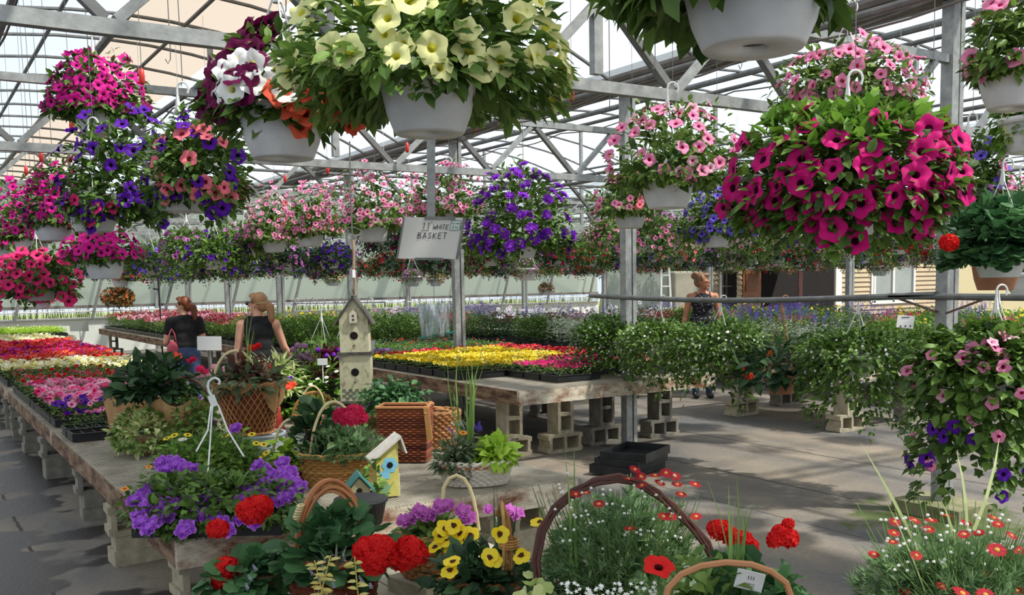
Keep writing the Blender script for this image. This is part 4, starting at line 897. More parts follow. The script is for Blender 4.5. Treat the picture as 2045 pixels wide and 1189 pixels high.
KT = dict(
 hotpink=K('hotpink', 'bright', [('hot', .5), ('pink', .6)], .15, nb=46, bs=.034), pinkmix=K('pinkmix', 'mid', [('pink', .7), ('hot', .3), ('lpink', .2)], .15, nb=46, bs=.032), lightpink=K('lightpink', 'mid', [('lpink', .9), ('pink', .3)], .16, nb=46, bs=.032),
 pinkpurple=K('pinkpurple', 'mid', [('pink', .35), ('purple', .4)], .13, nb=34, bs=.034), darkgreen=K('darkgreen', 'dark', [('burg', .1)], .13, nb=10, n=260), redgreen=K('redgreen', 'mid', [('red', .25), ('dusty', .25)], .15, nb=40, bs=.024),
 cream=K('cream', 'mid', [('cream', .75), ('white', .2)], .15, nb=52, bs=.028), redorange=K('redorange', 'olive', [('coral', .4), ('red', .4), ('dred', .3)], .15, nb=60, bs=.024), crimson=K('crimson', 'dark', [('crim', .6), ('dred', .5), ('mag', .25)], .15, nb=70, bs=.024),
 magred=K('magred', 'dark', [('mag', .45), ('dred', .5), ('purple', .15)], .15, nb=70, bs=.024), lime=K('lime', 'lime', [('cream', .3)], .13, n=280, nb=14, bs=.015), yellow=K('yellow', 'mid', [('gold', 1.0), ('cream', .15)], .08, nb=120, bs=.019, kind='pansy', n=150),
 magenta=K('magenta', 'mid', [('hot', .55), ('magdeep', .6)], .09, nb=130, bs=.015, kind='star', n=170), redy=K('redy', 'mid', [('coral', .4), ('crim', .4)], .09, nb=80, bs=.018), violet=K('violet', 'mid', [('lilac', .3), ('dpurple', .6)], .1, nb=110, bs=.014, kind='star'),
 lowgreen=K('lowgreen', 'bright', [('white', .05)], .13, n=300, nb=20, bs=.012, kind='star'), lowgreen2=K('lowgreen2', 'feather', [('coral', .2)], .14, n=320, nb=24, bs=.02), midgreen=K('midgreen', 'mid', [('cream', .1)], .26, n=380, L=.06, W=.026, nb=14, bs=.016), darktall=K('darktall', 'pet', [('pink', .1)], .36, n=460, L=.07, W=.024, nb=16, bs=.02),
 talllight=K('talllight', 'bright', [('gold', .3)], .36, n=460, L=.08, W=.016, nb=26, bs=.02), greypink=K('greypink', 'grey', [('lpink', .6), ('dusty', .3)], .25, n=300, nb=60, bs=.022), pinkred=K('pinkred', 'mid', [('dusty', .6), ('crim', .3)], .28, n=340, nb=60, bs=.022),
 salvia=K('salvia', 'mid', [('blue', .9)], .36, n=420, L=.06, nb=34, bs=.026, kind='spike'), lavsp=K('lavsp', 'silver', [('lilac', .5), ('blue', .3)], .34, n=420, L=.06, nb=30, bs=.020, kind='spike'), daisywhite=K('daisywhite', 'dark', [('whiteeye', .8)], .4, n=360, nb=26, bs=.034, kind='daisy'),
 empty=K('empty', 'dark', [('burg', .1)], .06, n=60, nb=3))
def proto(key, var):
    k, lm, cols, h, kw = KT[key]; return tray_proto(k, lm, cols, h, var=var, **kw)
def fill(x0, x1, y0, y1, z, keys, word, sc=1.0, dens=1):
    y = y0+.15; row = 0
    while y < y1-.1:
        x = x0+.29; c = 0
        while x < x1-.2:
            k = keys(row, c, x, y) if callable(keys) else keys[(row+c*2) % len(keys)]
            if k:
                nmz = NW[k]
                if abs(x-6.2) < .3 and any(abs(y-yp) < .2 for yp in YP): pass
                else: tray(x, y, z, proto(k, (row+c) % 2), 'black tray of %s on %s' % (nmz, word), '%s on %s' % (nmz, word), sc=sc*U(.9, 1.12))
            x += .565; c += 1
        y += .302; row += 1
NW = dict(hotpink='hot pink petunias', pinkmix='mixed pink petunias', lightpink='light pink petunias', pinkpurple='pink and purple petunias', darkgreen='dark leafy seedlings', redgreen='green plants with some red flowers', cream='cream petunias', redorange='orange red flowers', crimson='crimson flowers', magred='magenta and dark red flowers', lime='lime green seedlings', yellow='yellow pansies', magenta='small magenta flowers', redy='red and orange flowers', violet='small violet flowers', lowgreen='low bright green plants', lowgreen2='low feathery green plants', midgreen='mid height green plants', darktall='tall dark green plants', talllight='tall light green plants', greypink='grey green plants with pale pink flowers', pinkred='green plants with dusty red flowers', salvia='blue salvias', lavsp='silvery lavender spikes', daisywhite='white edged daisies', empty='nearly empty cells')
fill(1.02, 2.2, 7.85, 8.7, ZB, lambda r_, c, x, y: ('empty', 'darkgreen')[c] if r_ == 0 else ('pinkpurple' if r_ == 1 else 'pinkmix'), 'the display bench')
fill(1.02, 2.5, 8.82, 12.5, ZB, lambda r_, c, x, y: ('pinkpurple', 'hotpink', 'lightpink')[c % 3] if y < 9 else (('hotpink', 'pinkmix', 'lightpink')[(r_+c) % 3] if y < 11.0 else 'redgreen'), 'the narrow left bench')
fill(1.02, 3.2, 13.05, 23.1, ZB, lambda r_, c, x, y: 'cream' if y < 14.3 else (('redorange', 'redgreen')[(c+r_) % 2] if y < 15.8 else (('crimson', 'magred', 'redorange')[(c*2+r_) % 3] if y < 20.3 else 'cream')), 'the long left bench')
fill(-2.4, 3.3, 24.1, 26.5, .665, ['lime'], 'the seedling bench by the back wall')
fill(4.74, 7.1, 7.45, 12.3, ZC+.005, lambda r_, c, x, y: (('magenta' if c > 0 else None) if y < 8.3 else 'magenta' if (y < 8.7 and c > 1) else 'yellow' if y < 10.5 and c < 3 else 'redy' if y < 10.8 else ('violet' if y < 11.4 and c == 0 else ('lowgreen', 'lowgreen2')[(r_ // 2) % 2])), 'the yellow flower bench')
fill(4.74, 7.1, 12.85, 18.1, ZC+.005, lambda r_, c, x, y: ('darktall' if y < 14.6 else 'talllight' if y < 16.5 else ('pinkred', 'midgreen')[(r_+c) % 2]), 'the second middle bench', 1.15)
fill(4.4, 7.1, 18.8, 26.4, ZC+.005, lambda r_, c, x, y: ('greypink', 'pinkred', 'midgreen')[(r_ // 2+c) % 3], 'the last middle bench', 1.1)
fill(8.52, 10.1, 6.55, 8.9, ZC+.005, lambda r_, c, x, y: ('midgreen', 'midgreen', 'lavsp', 'salvia', 'lavsp', 'salvia', 'salvia', 'lavsp')[min(r_, 7)] if c < 2 else ('salvia', 'daisywhite')[r_ % 2], 'the salvia bench', 1.15)
fill(8.05, 10.1, 10.75, 17.9, ZC+.005, lambda r_, c, x, y: ('lavsp', 'darktall', 'daisywhite', 'salvia', 'pinkred')[(r_ // 3+c) % 5], 'the bench behind the woman', 1.1)
fill(10.95, 13.2, 6.25, 13.9, ZC+.005, lambda r_, c, x, y: ('pinkred', 'midgreen', 'talllight', 'salvia', 'darktall')[(r_ // 2+c*2) % 5], 'the mixed greenery bench', 1.1)
fill(12.95, 15.8, 6.65, 9.1, .735, ['lime', 'lowgreen'], 'the dark table', 1.9)
flush_trays()
# ------------------------------------------------------------------ low pipe with hanging plants between the two near posts
r = empty('low_pipe', (6.12, 0, 1.56), 'sagging grey pipe clamped between the two near posts', 'pipe')
mb = MB(); pts = []
for i in range(21):
    y = 7.95-(7.95-3.98)*i/20; pts.append((0, y, -.045*sin(pi*i/20)-.01*(1-i/20)))
mb.tube(pts, .024, 10); mb.obj('tube', M['galvd'], r)
mb = MB(); mb.tube([(0, 4.35, -.01), (0, 1.5, -.03)], .024, 10); mb.obj('extension', M['galvd'], r)
mb = MB(); mb.beam((0, 4.3, -.02), (0, 3.97, -.12), .03, .012); mb.beam((0, 3.6, -.02), (0, 3.9, -.13), .02, .012); mb.obj('bracket', mat('rusty_bracket', (88, 66, 54), (112, 84, 66), noise=.5)  , r)
specs = [(7.62, .37, .22, .46, 0), (6.86, .40, .2, .44, 0), (6.06, .42, .22, .42, 0), (4.62, .50, .18, .52, 0)]
wh = ['under the middle post', 'second from the middle post', 'left of the terracotta pot', 'right of the terracotta pot']
for i, (y, R, H_, D_, _) in enumerate(specs):
    zr = 1.10; r = empty('hanging_plant', (6.12, y, zr), 'big trailing dark green plant dotted with tiny white flowers, %s' % wh[i], 'hanging plant', 'white dotted hanging plants on the low pipe')
    pr = Profile(R, H_, D_*.9, lump=.16); mb = MB(); core(pr, mb, .6); foliage(pr, 3000 if i == 3 else 2200, .058, .03, 0, mb=mb, depth=.35); mb.obj('foliage', LM['pet'] if i != 1 else LM['mid'], r)
    mkobj('pot', pot_mesh(), r); h_ = hanger_mb(.40, thick=.0042); h_.obj('hanger', M['whitep'], r)
    scatter_blossoms(r, pr, [('white', 95, .0145, None, (.3, 1))], 'star', True, True)
y = 5.36; r = empty('hanging_plant', (6.12, y, .93), 'terracotta coloured pot of dark angel wing leaves with orange flowers on the low pipe', 'hanging plant')
pr = Profile(.34, .2, .12, lump=.2); mb = MB(); foliage(pr, 220, .14, .09, 0, mb=mb, depth=.5); mb.obj('foliage', LM['dark'], r)
mkobj('pot', pot_mesh('terracotta_plastic', .19), r); h_ = hanger_mb(.57); h_.obj('hanger', mat('tan_hanger', (168, 120, 84)), r)
scatter_blossoms(r, pr, [('coral', 4, .03, A(-1, -.5), (.5, .8)), ('rust', 4, .03, None, (.1, .5))], 'double', True, True)
near_basket(1985, 745, 112, (1815, 2120, 650, 1000), [('pink', 26, .036, A(-1.3, 1.2), (.2, .85)), ('purple', 14, .04, A(-1.3, 1), (.75, 1)), ('lpink', 6, .034, None, (.1, .7))], 'long trailing pink and violet petunia basket hiding the foot of the near post', n=2000, L=.065, W=.05, lm='pet', ztop=1.56, apex=.4, lump=.1)
near_basket(1990, 715, 84, (1905, 2090, 668, 790), [('coral', 10, .03, None, (.1, .8)), ('dusty', 8, .03, None, (.1, .8))], 'dark leafy basket with coral flowers above the trailing pink and violet one', n=500, L=.08, W=.05, lm='dark', ztop=1.5, kind='double', dist=6.0)
# ------------------------------------------------------------------ black flats on the floor
for k in range(3):
    o = mkobj('plant_flat', None); 
    mb = MB(); W_, D_, h = .56, .42, .075
    for x, y, w, d in ((0, -D_/2, W_, .012), (0, D_/2, W_, .012), (-W_/2, 0, .012, D_), (W_/2, 0, .012, D_)): mb.box((x, y, h/2), (w, d, h))
    for i in range(15): mb.box((-W_/2+W_*(i+.5)/15, 0, .006), (.016, D_, .008))
    for i in range(11): mb.box((0, -D_/2+D_*(i+.5)/11, .006), (W_, .016, .007))
    me = mb.mesh('plant_flat', M['blackp']); bpy.data.objects.remove(o); o = mkobj('plant_flat', me); o.location = (5.34+.03*k, 6.42-.02*k, .02+.062*k); o.rotation_euler = (0, 0, .28+.09*k)
    tag(o, 'empty black plastic flat on the floor, %s of the three stacked' % ('lowest', 'middle', 'topmost')[k], 'flat', 'black flats stacked on the floor')
# ------------------------------------------------------------------ WICKER AND DISPLAY PIECES
def weave(mb, rx, ry, h, flare=1.2, rows=12, n=44, th=None, amp=.006, z0=0, belly=0):
    th = th or h/rows*.56; ns = n
    for k in range(rows):
        t = (k+.5)/rows; s_ = 1+(flare-1)*t+belly*sin(pi*t); pts = []
        for j in range(ns):
            a = 2*pi*j/ns; w = amp*(1 if (j+k) % 2 else -1); pts.append(((rx*s_+w)*cos(a), (ry*s_+w)*sin(a), z0+h*t+(.15*th if j % 2 else 0)))
        mb.tube(pts, th, 5, closed=True)
    for j in range(0, ns, 2):
        a = 2*pi*(j+.5)/ns; mb.tube([((rx*(1+(flare-1)*t+belly*sin(pi*t)))*cos(a), (ry*(1+(flare-1)*t+belly*sin(pi*t)))*sin(a), z0+h*t) for t in (0, .5, 1)], .003, 4)
    s_ = .97; q = [(rx*s_*(1+(flare-1)*t+belly*sin(pi*t)), z0+h*t) for t in (0, .33, .66, 1)]
    mb.lathe([(.001, z0+.002)]+q, ns, sy=ry/rx)
def braid(mb, rx, ry, z, th, strands=2, tw=10, n=80):
    for s_ in range(strands):
        mb.tube([((rx+th*.8*cos(tw*a+s_*2*pi/strands))*cos(a), (ry+th*.8*cos(tw*a+s_*2*pi/strands))*sin(a), z+th*.8*sin(tw*a+s_*2*pi/strands)) for a in [2*pi*j/n for j in range(n)]], th, 5, closed=True)
def arch(mb, span, hgt, th, strands=3, tw=3, rz=0, power=1.0, n=40, spread=1.2, z0=0):
    c, s_ = cos(rz), sin(rz)
    for k in range(strands):
        pts = []
        for j in range(n+1):
            a = pi*j/n; x = -span/2*cos(a)*(1 if power == 1 else 1); z = z0+hgt*sin(a)**power; ph = tw*a+k*2*pi/strands
            o1, o2 = th*spread*cos(ph), th*spread*sin(ph); rr = 1+o1/max(span/2, .01)
            pts.append((x*rr*c-o2*s_, x*rr*s_+o2*c, z0+(z-z0)*rr))
        mb.tube(pts, th, 6)
RZ = -YAW      # local x along the picture plane
def wicker(name, C, label, rx, ry, h, m, flare=1.15, rows=11, rim=.007, handle=None, hm=None, rz=0, cat='basket', belly=0, rimm=None, n=44):
    r = empty(name, C, label, cat, rz=RZ+rz)
    mb = MB(); weave(mb, rx, ry, h, flare, rows, n, belly=belly); mb.obj('woven_body', m, r)
    mb = MB(); braid(mb, rx*flare, ry*flare, h, rim); mb.obj('rim', rimm or m, r)
    if handle:
        sp, hg, th, st, tw, hz = handle; mb = MB(); arch(mb, sp, hg, th, st, tw, hz, z0=h*.6 if True else 0); mb.obj('handle', hm or m, r)
    mb = MB(); mb.lathe([(rx*flare*.93, h*.9), (.001, h*.92)], 24, sy=ry/rx); mb.obj('soil', M['soil'], r)
    return r
def plant_on(r, R, H_, D_, lm, n, L, W, lk=0, z=0, off=(0, 0), name='foliage', lump=.2, spread=.8, droop=.3, corek=.5, flat=1.0, depth=.45):
    pr = Profile(R, H_, D_, (0, 0), lump, flat); mb = MB()
    if corek: core(pr, mb, corek)
    foliage(pr, n, L, W, lk, mb=mb, spread=spread, droop=droop, depth=depth); o = mb.obj(name, LM[lm], r); o.location = (off[0], off[1], z); return pr, o
def heads(r, spots, kind, col, name='flower', label=None, up=(0, 0, 1), stems=None, root=None):
    """spots: world positions with sizes"""
    mw = r.matrix_basis.inverted()
    for p, s_ in spots:
        n = (CAMDIR*(.28 if kind == 'daisy' else .6)+Vector((U(-.25, .25), U(-.25, .25), .8))+(Vector((U(-.4, .4), U(-.4, .4), U(-.4, .1))) if kind == 'pansy' else Vector())) if kind != 'umbel' else Vector((U(-.2, .2), U(-.2, .2), 1))
        o = mkobj(name, blossom_mesh(kind, col, random.randrange(3)), r, label); o.matrix_local = mw @ orient(p, n, s_)
        if stems:
            mb = MB(); q = Vector(p); b = Vector(stems); mid = (q+b)/2+Vector((0, 0, .03)); mb.tube([mw @ q, mw @ mid, mw @ b], stems_r, 4); st_ = mb.obj('flower_stem', M['stem'], o); st_.matrix_parent_inverse = Matrix.Identity(4); st_.matrix_local = o.matrix_local.inverted()
stems_r = .0028
def spikes(r, base, n, hgt, W=.012, lm='grass', lean=.35, name='grass_spikes', spread=.02):
    mb = MB(); b = r.matrix_basis.inverted() @ Vector(base)
    for _ in range(n):
        a = U(0, 6.28); d = Vector((cos(a)*U(0, lean), sin(a)*U(0, lean), 1)).normalized(); leaf(mb, b+Vector((U(-spread, spread), U(-spread, spread), 0)), d, Vector((cos(a), sin(a), .3)), hgt*U(.6, 1.05), W, 2)
    mb.obj(name, LM[lm], r)
def onb(px, py, z=ZB): return atz(px, py, z)
def V(px, py, d): return at(px, py, d)
# a. cream edged plant
C = onb(285, 908); r = empty('variegated_plant', C, 'bushy cream edged green plant at the left edge of the display bench', 'plant')
mb = MB(); mb.lathe([(.06, 0), (.085, .1), (.09, .1), (.09, .12), (.08, .12), (.001, .11)], 20); mb.obj('pot', M['terra'], r)
plant_on(r, .19, .17, .08, 'varieg', 420, .07, .040, 0, z=.12, corek=0)
mb = MB(); pr = Profile(.19, .17, .08)
for _ in range(420):
    p, nn = pr.rand(); d = (nn+Vector((U(-1, 1), U(-1, 1), U(-1, 1)))*.7).normalized(); leaf(mb, p+Vector((0, 0, .003)), d, (nn*.6+Vector((0, 0, .8))).normalized(), .05, .022, 0)
o = mb.obj('leaf_centres', LM['mid'], r); o.location = (0, 0, .142)
# b. kraft wrapped planters with dark plant
def kraft_bag(C, label, r0, r1, h):
    r = empty('wrapped_pot', C, label, 'wrapped pot', rz=RZ+.2); mb = MB(); n = 28; vs = []; fs = []
    for k in range(7):
        t = k/6
        for j in range(n):
            a = 2*pi*j/n; rr = (r0+(r1-r0)*t)*(1+.06*sin(4*a+1)+(.07*t*sin(9*a))); vs.append((rr*cos(a), rr*sin(a), h*t+(.03*sin(5*a) if k == 6 else 0)))
    for k in range(6):
        for j in range(n): fs.append((k*n+j, k*n+(j+1) % n, (k+1)*n+(j+1) % n, (k+1)*n+j))
    mb.add(vs, fs); mb.obj('paper_wrap', M['kraft'], r)
    mb = MB(); mb.tube([(1.04*(r0+(r1-r0)*.35)*cos(a), 1.04*(r0+(r1-r0)*.35)*sin(a), h*.35) for a in [2*pi*j/20 for j in range(20)]], .006, 5, closed=True)
    for s_ in (-1, 1):
        mb.tube([(0, -r0*1.15, h*.35), (s_*.06, -r0*1.25, h*.35+.05), (s_*.09, -r0*1.3, h*.35), (s_*.05, -r0*1.25, h*.35-.03), (0, -r0*1.15, h*.35)], .006, 5)
    mb.obj('raffia_bow', M['wick5'], r); return r
r = kraft_bag(onb(258, 868), 'brown paper wrapped pot behind the cream edged plant', .13, .17, .30); plant_on(r, .15, .12, .0, 'grey', 200, .06, .026, 0, z=.30, droop=0)
r = kraft_bag(onb(365, 896), 'large brown paper wrapped pot with bow and wooden handle', .16, .21, .36)
plant_on(r, .27, .22, .0, 'dark', 240, .12, .07, 0, z=.42, off=(-.17, .05), lump=.1, droop=-.1)
mb = MB(); arch(mb, .40, .30, .018, 1, 2, .5, n=16, z0=.25); mb.obj('twig_handle', mat('grey_twig', (112, 84, 70), (140, 108, 90), noise=.6, nscale=20), r)
heads(r, [(V(333, 729, 7.0), .022), (V(345, 736, 7.0), .022), (V(322, 716, 7.1), .018)], 'daisy', 'white')
heads(r, [(V(352, 713, 7.3), .045)], 'double', 'coral', label='single coral flower'); heads(r, [(V(383, 720, 7.4), .04)], 'double', 'crim')
mb = MB()
for _ in range(34):
    x, y = U(.1, .5), U(-.1, .35); leaf(mb, Vector((x, y, .2+U(0, .25))), Vector((U(-.4, .4), U(-.4, .4), 1)).normalized(), Vector((1, 0, 0)), U(.15, .3), .012, 2)
mb.obj('grass_blades', LM['grass'], r)
# filler plants between the wraps and the tapered basket
C = onb(395, 905); r = empty('leafy_plant', C, 'mid green plant with tiny pink heads between the wrapped pot and tapered basket', 'plant'); plant_on(r, .2, .34, .1, 'mid', 500, .05, .03, z=.12); heads(r, [(V(395+i*11, 742+U(-8, 14), 7.2), .03) for i in range(7)], 'umbel', 'lpink')
heads(r, [(V(400, 738, 7.2), .035), (V(412, 744, 7.2), .03)], 'umbel', 'hot')
# c. tapered lattice basket on a zinc pail
Cp = onb(520, 932); r = empty('zinc_pail', Cp, 'pale blue grey pail under the tapered basket', 'pail')
mb = MB(); mb.lathe([(.001, .0), (.135, 0), (.165, .205), (.172, .21), (.172, .222), (.155, .222), (.15, .2), (.001, .2)], 32); mb.obj('body', M['zinc'], r, smooth=False); mb = MB(); mb.lathe([(.150, .09), (.156, .095), (.152, .10)], 32); mb.obj('band', M['zinc'], r)
C = Cp+Vector((-.05, 0, .224)); r = empty('tapered_basket', C, 'tall brown lattice basket draped with burlap standing on the zinc pail', 'basket', rz=RZ)
mb = MB(); h = .33; n = 30
for s_ in (1, -1):
    for j in range(n):
        pts = []
        for k in range(7): t = k/6; a = 2*pi*j/n+s_*t*1.1; rr = .14+.075*t; pts.append((rr*cos(a), rr*sin(a), h*t))
        mb.tube(pts, .0045, 4)
mb.obj('lattice', M['wick5'], r); mb = MB(); mb.lathe([(.001, .003), (.132, .003), (.204, h)], 30); mb.obj('lining', M['wick1'], r)
mb = MB(); braid(mb, .145, .145, .01, .006); mb.obj('base_ring', M['wick5'], r); mb = MB(); braid(mb, .216, .216, h, .008); mb.obj('rim', M['wick5'], r)
mb = MB(); vs = []; fs = []; n = 36
for k in range(6):
    for j in range(n): a = 2*pi*j/n; t = k/5; dr = .035+.13*max(0, sin(2.0*a+2.2))**2+.02*sin(7*a); rr = .222+.012*sin(9*a)-.075/h*dr*t*.8; vs.append((rr*cos(a), rr*sin(a), h+.01-dr*t*1.3))
for k in range(5):
    for j in range(n): fs.append((k*n+j, k*n+(j+1) % n, (k+1)*n+(j+1) % n, (k+1)*n+j))
mb.add(vs, fs); mb.obj('burlap_drape', M['burlap'], r, smooth=True)
mb = MB(); arch(mb, .30, .26, .010, 1, 1, 0, z0=.27); q = mb.obj('hoop_handle', M['wick3'], r); q.location = (-.07, 0, 0)
plant_on(r, .23, .07, .05, 'grey', 300, .10, .034, 0, z=h+.01, lump=.2); plant_on(r, .18, .10, .02, 'redl', 120, .08, .03, 0, z=h+.04, name='dark_leaves')
heads(r, [(V(500, 696, 6.2), .03), (V(513, 693, 6.3), .034), (V(490, 729, 6.1), .026), (V(505, 727, 6.1), .022)], 'double', 'red')
heads(r, [(V(538, 740, 6.5), .05), (V(545, 748, 6.5), .045)], 'umbel', 'dred')
spikes(r, C+Vector((0, 0, h)), 9, .48, .010, 'grass', .3)
o = mkobj('gourd_ornament', None); bpy.data.objects.remove(o)
mb = MB(); mb.lathe([(.001, 0), (.022, .01), (.028, .04), (.018, .08), (.008, .12), (.001, .13)], 14); o = mb.obj('gourd_ornament', M['terra'], smooth=True); o.location = V(531, 764, 6.0); tag(o, 'small orange brown bottle shaped ornament leaning in the tapered basket', 'ornament')
# j. plants behind, far side of the display bench
def bush(C, label, R, H_, lm, n, L, W, lk=0, pot=None, name='potted_plant', z=.12, cat='potted plant', **kw):
    r = empty(name, C, label, cat, rz=RZ)
    if pot: mb = MB(); mb.lathe([(.001, 0), (.075, 0), (.1, .14), (.108, .14), (.108, .16), (.09, .16), (.001, .15)], 24); mb.obj('pot', M[pot], r)
    pr, o = plant_on(r, R, H_, R*.3, lm, n, L, W, lk, z=z, **kw); return r
r = bush(onb(560, 838), 'tall green plant in a black pot with orange red flowers beside the tapered basket', .2, .34, 'bright', 520, .07, .032, pot='blackp')
heads(r, [(V(570, 766, 7.4), .045), (V(582, 771, 7.4), .045), (V(575, 775, 7.3), .035)], 'double', 'coral'); heads(r, [(V(580, 756, 7.5), .024)], 'pet', 'purple')
r = bush(V(550, 760, 8.2), 'striped lime and cream leaved plant in front of the woman in the tank top', .24, .22, 'varieg', 420, .11, .026, z=.02)
r.location.z = ZB; r.children[0].location.z = V(550, 760, 8.2).z-ZB-.03
mb = MB(); mb.lathe([(.001, 0), (.09, 0), (.12, .2), (.001, .2)], 24); mb.obj('pot', M['blackp'], r)
r = bush(onb(648, 838), 'leafy green plant with white daisies left of the tall birdhouse', .26, .40, 'bright', 700, .07, .03, pot='blackp')
heads(r, [(V(x, y, 7.3), .02) for x, y in ((645, 724), (655, 732), (672, 742), (652, 754), (652, 763), (634, 757), (620, 768))], 'daisy', 'white')
spikes(r, onb(640, 838)+Vector((0, 0, .35)), 12, .55, .012, 'grass', .4)
r = bush(V(608, 742, 8.6), 'teal tub of mauve flowers where the woman reaches down', .2, .2, 'mid', 300, .05, .025, z=.22)
r.location.z = ZB; z_ = V(608, 742, 8.6).z-ZB-.12; r.children[0].location.z = z_+.13
mb = MB(); mb.lathe([(.001, 0), (.13, 0), (.17, z_+.1), (.18, z_+.12), (.001, z_+.1)], 28); mb.obj('tub', mat('teal_plastic', (20, 56, 60), (28, 70, 74), noise=.4), r)
heads(r, [(V(585+U(0, 60), 700+U(-12, 20), 8.5), .03) for _ in range(16)], 'umbel', 'lilac')
r = bush(V(665, 740, 8.3), 'purple flowered plant between the tub and the tall birdhouse', .22, .24, 'redl', 300, .05, .025, z=.02)
r.location.z = ZB; z_ = V(665, 740, 8.3).z-ZB; r.children[0].location.z = z_
mb = MB(); mb.lathe([(.001, 0), (.1, 0), (.13, z_), (.001, z_)], 24); mb.obj('pot', M['blackp'], r)
heads(r, [(V(665+U(-30, 25), 712+U(-16, 18), 8.2), .028) for _ in range(22)], 'umbel', 'burg'); heads(r, [(V(665+U(-30, 25), 706+U(-10, 14), 8.15), .022) for _ in range(12)], 'umbel', 'dpurple')
mb = MB(); mb.box((0, 0, 0), (.075, .008, .05)); o = mb.obj('plant_tag', M['paper']); o.location = V(644, 723, 7.15); o.rotation_euler = (0, 0, RZ); mb = MB(); mb.box((0, .003, -.09), (.008, .003, .14)); mb.obj('stake', M['paper'], o); tag(o, 'little white plant tag among the daisies', 'tag')
mb = MB(); mb.lathe([(.001, 0), (.05, 0), (.045, .05), (.02, .16), (.022, .2), (.001, .21)], 16); o = mb.obj('red_bottle', mat('red_glaze', (150, 40, 36), (172, 56, 48), noise=.4), smooth=True); o.location = onb(557, 862); tag(o, 'narrow red bottle beside the pail', 'bottle')
r = wicker('fan_basket', onb(630, 868), 'basket with fanned slatted back between the red bottle and birdhouse', .14, .09, .16, M['wick5'], 1.2, 8, .006, rz=.1)
mb = MB()
for k in range(15):
    a = pi*(.08+.84*k/14); mb.tube([(.05*cos(a), .05, .12), (.17*cos(a), .06, .12+.2*sin(a))], .006, 5)
mb.tube([(.175*cos(a), .06, .12+.205*sin(a)) for a in [pi*(.05+.9*j/20) for j in range(21)]], .012, 6); mb.obj('slatted_fan', M['wick2'], r)
mb = MB(); arch(mb, .2, .26, .008, 1, 1, .2, z0=.12); mb.obj('handle', M['wick3'], r); plant_on(r, .13, .12, .02, 'mid', 180, .05, .025, z=.16)
# k. tall birdhouse on a wire crate
wcr = mat('weathered_cream_wood', (196, 188, 148), (120, 108, 78), c=(188, 180, 140), rough=.9, noise=.15, nscale=26)
wcr = wood_mat('chipped_cream_paint', (214, 208, 172), (104, 92, 66), 17, .60, (1, 1, .6)); wgr = wood_mat('grey_weathered_wood', (96, 94, 84), (60, 56, 50), 8, .5, (1, 1, 1))
D0 = 7.5; C = V(714, 798, D0); s = D0/F; r = empty('tall_birdhouse', C, 'tall two storey cream birdhouse with peeling paint and dark gabled roof', 'birdhouse', rz=RZ+.06)
w2 = 30*s; d2 = w2*.95; h1 = 92*s; h2 = 92*s
mb = MB(); mb.box((0, 0, h1/2), (w2*2, d2*2, h1)); mb.box((0, 0, h1+h2*.40), (w2*1.86, d2*1.86, h2*.8))
mb.obj('body', wcr, r)
mb = MB(); T_ = h1+h2*.8; a = w2*.93; b = d2*.93; P = [(-a, -b, T_), (a, -b, T_), (0, -b, T_+36*s), (-a, b, T_), (a, b, T_), (0, b, T_+36*s)]; mb.add(P, [(0, 1, 2), (5, 4, 3), (0, 3, 4, 1), (1, 4, 5, 2), (2, 5, 3, 0)]); mb.obj('gable', wcr, r)
for s_ in (-1, 1):
    mb = MB()
    p0 = Vector((0, 0, T_+42*s)); p1 = Vector((s_*w2*1.32, 0, T_-15*s)); dd = (p1-p0); nn = Vector((dd.z, 0, -dd.x)).normalized()*(.014)*(1 if s_ < 0 else -1); yb = d2*1.15
    vs = [p0+Vector((0, y, 0)) for y in (-yb, yb)]+[p1+Vector((0, y, 0)) for y in (yb, -yb)]; vs += [v+nn*(-1) for v in vs]
    mb.add(vs, [(0, 1, 2, 3), (7, 6, 5, 4), (0, 4, 5, 1), (1, 5, 6, 2), (2, 6, 7, 3), (3, 7, 4, 0)]); mb.obj('roof_board', wgr, r)
mb = MB(); mb.box((0, 0, h1+.006), (w2*2.25, d2*2.25, .022)); mb.obj('middle_ledge', wgr, r); mb = MB(); mb.box((0, 0, -.008), (w2*2.5, d2*2.5, .02)); mb.obj('base_board', wgr, r)
def holeT(x, y, z): return Matrix.Translation((x, y, z)) @ Matrix.Rotation(pi/2, 4, 'X')
blk = mat('dark_hole', (20, 14, 12), rough=1)
for z, yy in ((h1*.62, -d2-.001), (h1+h2*.40, -d2*.93-.001)):
    mb = MB(); mb.lathe([(.001, .002), (.030, .002), (.031, 0)], 24, holeT(0, yy, z)); mb.obj('entrance_hole', blk, r)
    mb = MB(); mb.lathe([(.001, .022), (.006, .02), (.006, 0)], 10, holeT(0, yy, z-.075)); mb.obj('perch', wgr, r)
mb = MB()
for i in range(8):
    for j in range(4):
        if (i+j) % 2: mb.box((-w2*.86+w2*1.72*(i+.5)/8, -d2-.0015, .012+j*.021+.0105), (w2*1.72/8, .003, .021))
mb.obj('painted_checks', wood_mat('green_grey_checks', (112, 122, 104), (150, 148, 118), 20, .62, (1, 1, 1)), r)
mb = MB(); z = T_-.01; mb.box((0, -d2*.93-.012, z), (.058, .022, .075)); P = [(-.031, -d2*.93-.001, z+.037), (.031, -d2*.93-.001, z+.037), (0, -d2*.93-.001, z+.065)]; P += [(x, y-.022, zz) for x, y, zz in P]; mb.add(P, [(0, 1, 2), (5, 4, 3), (0, 3, 4, 1), (1, 4, 5, 2), (2, 5, 3, 0)])
mb.obj('miniature_house', mat('white_chipped', (206, 200, 182), (176, 166, 140), noise=.5, nscale=30), r); mb = MB()
for q in (.018, -.012): mb.lathe([(.001, .0245), (.0085, .0245)], 12, holeT(0, -d2*.93, z+q))
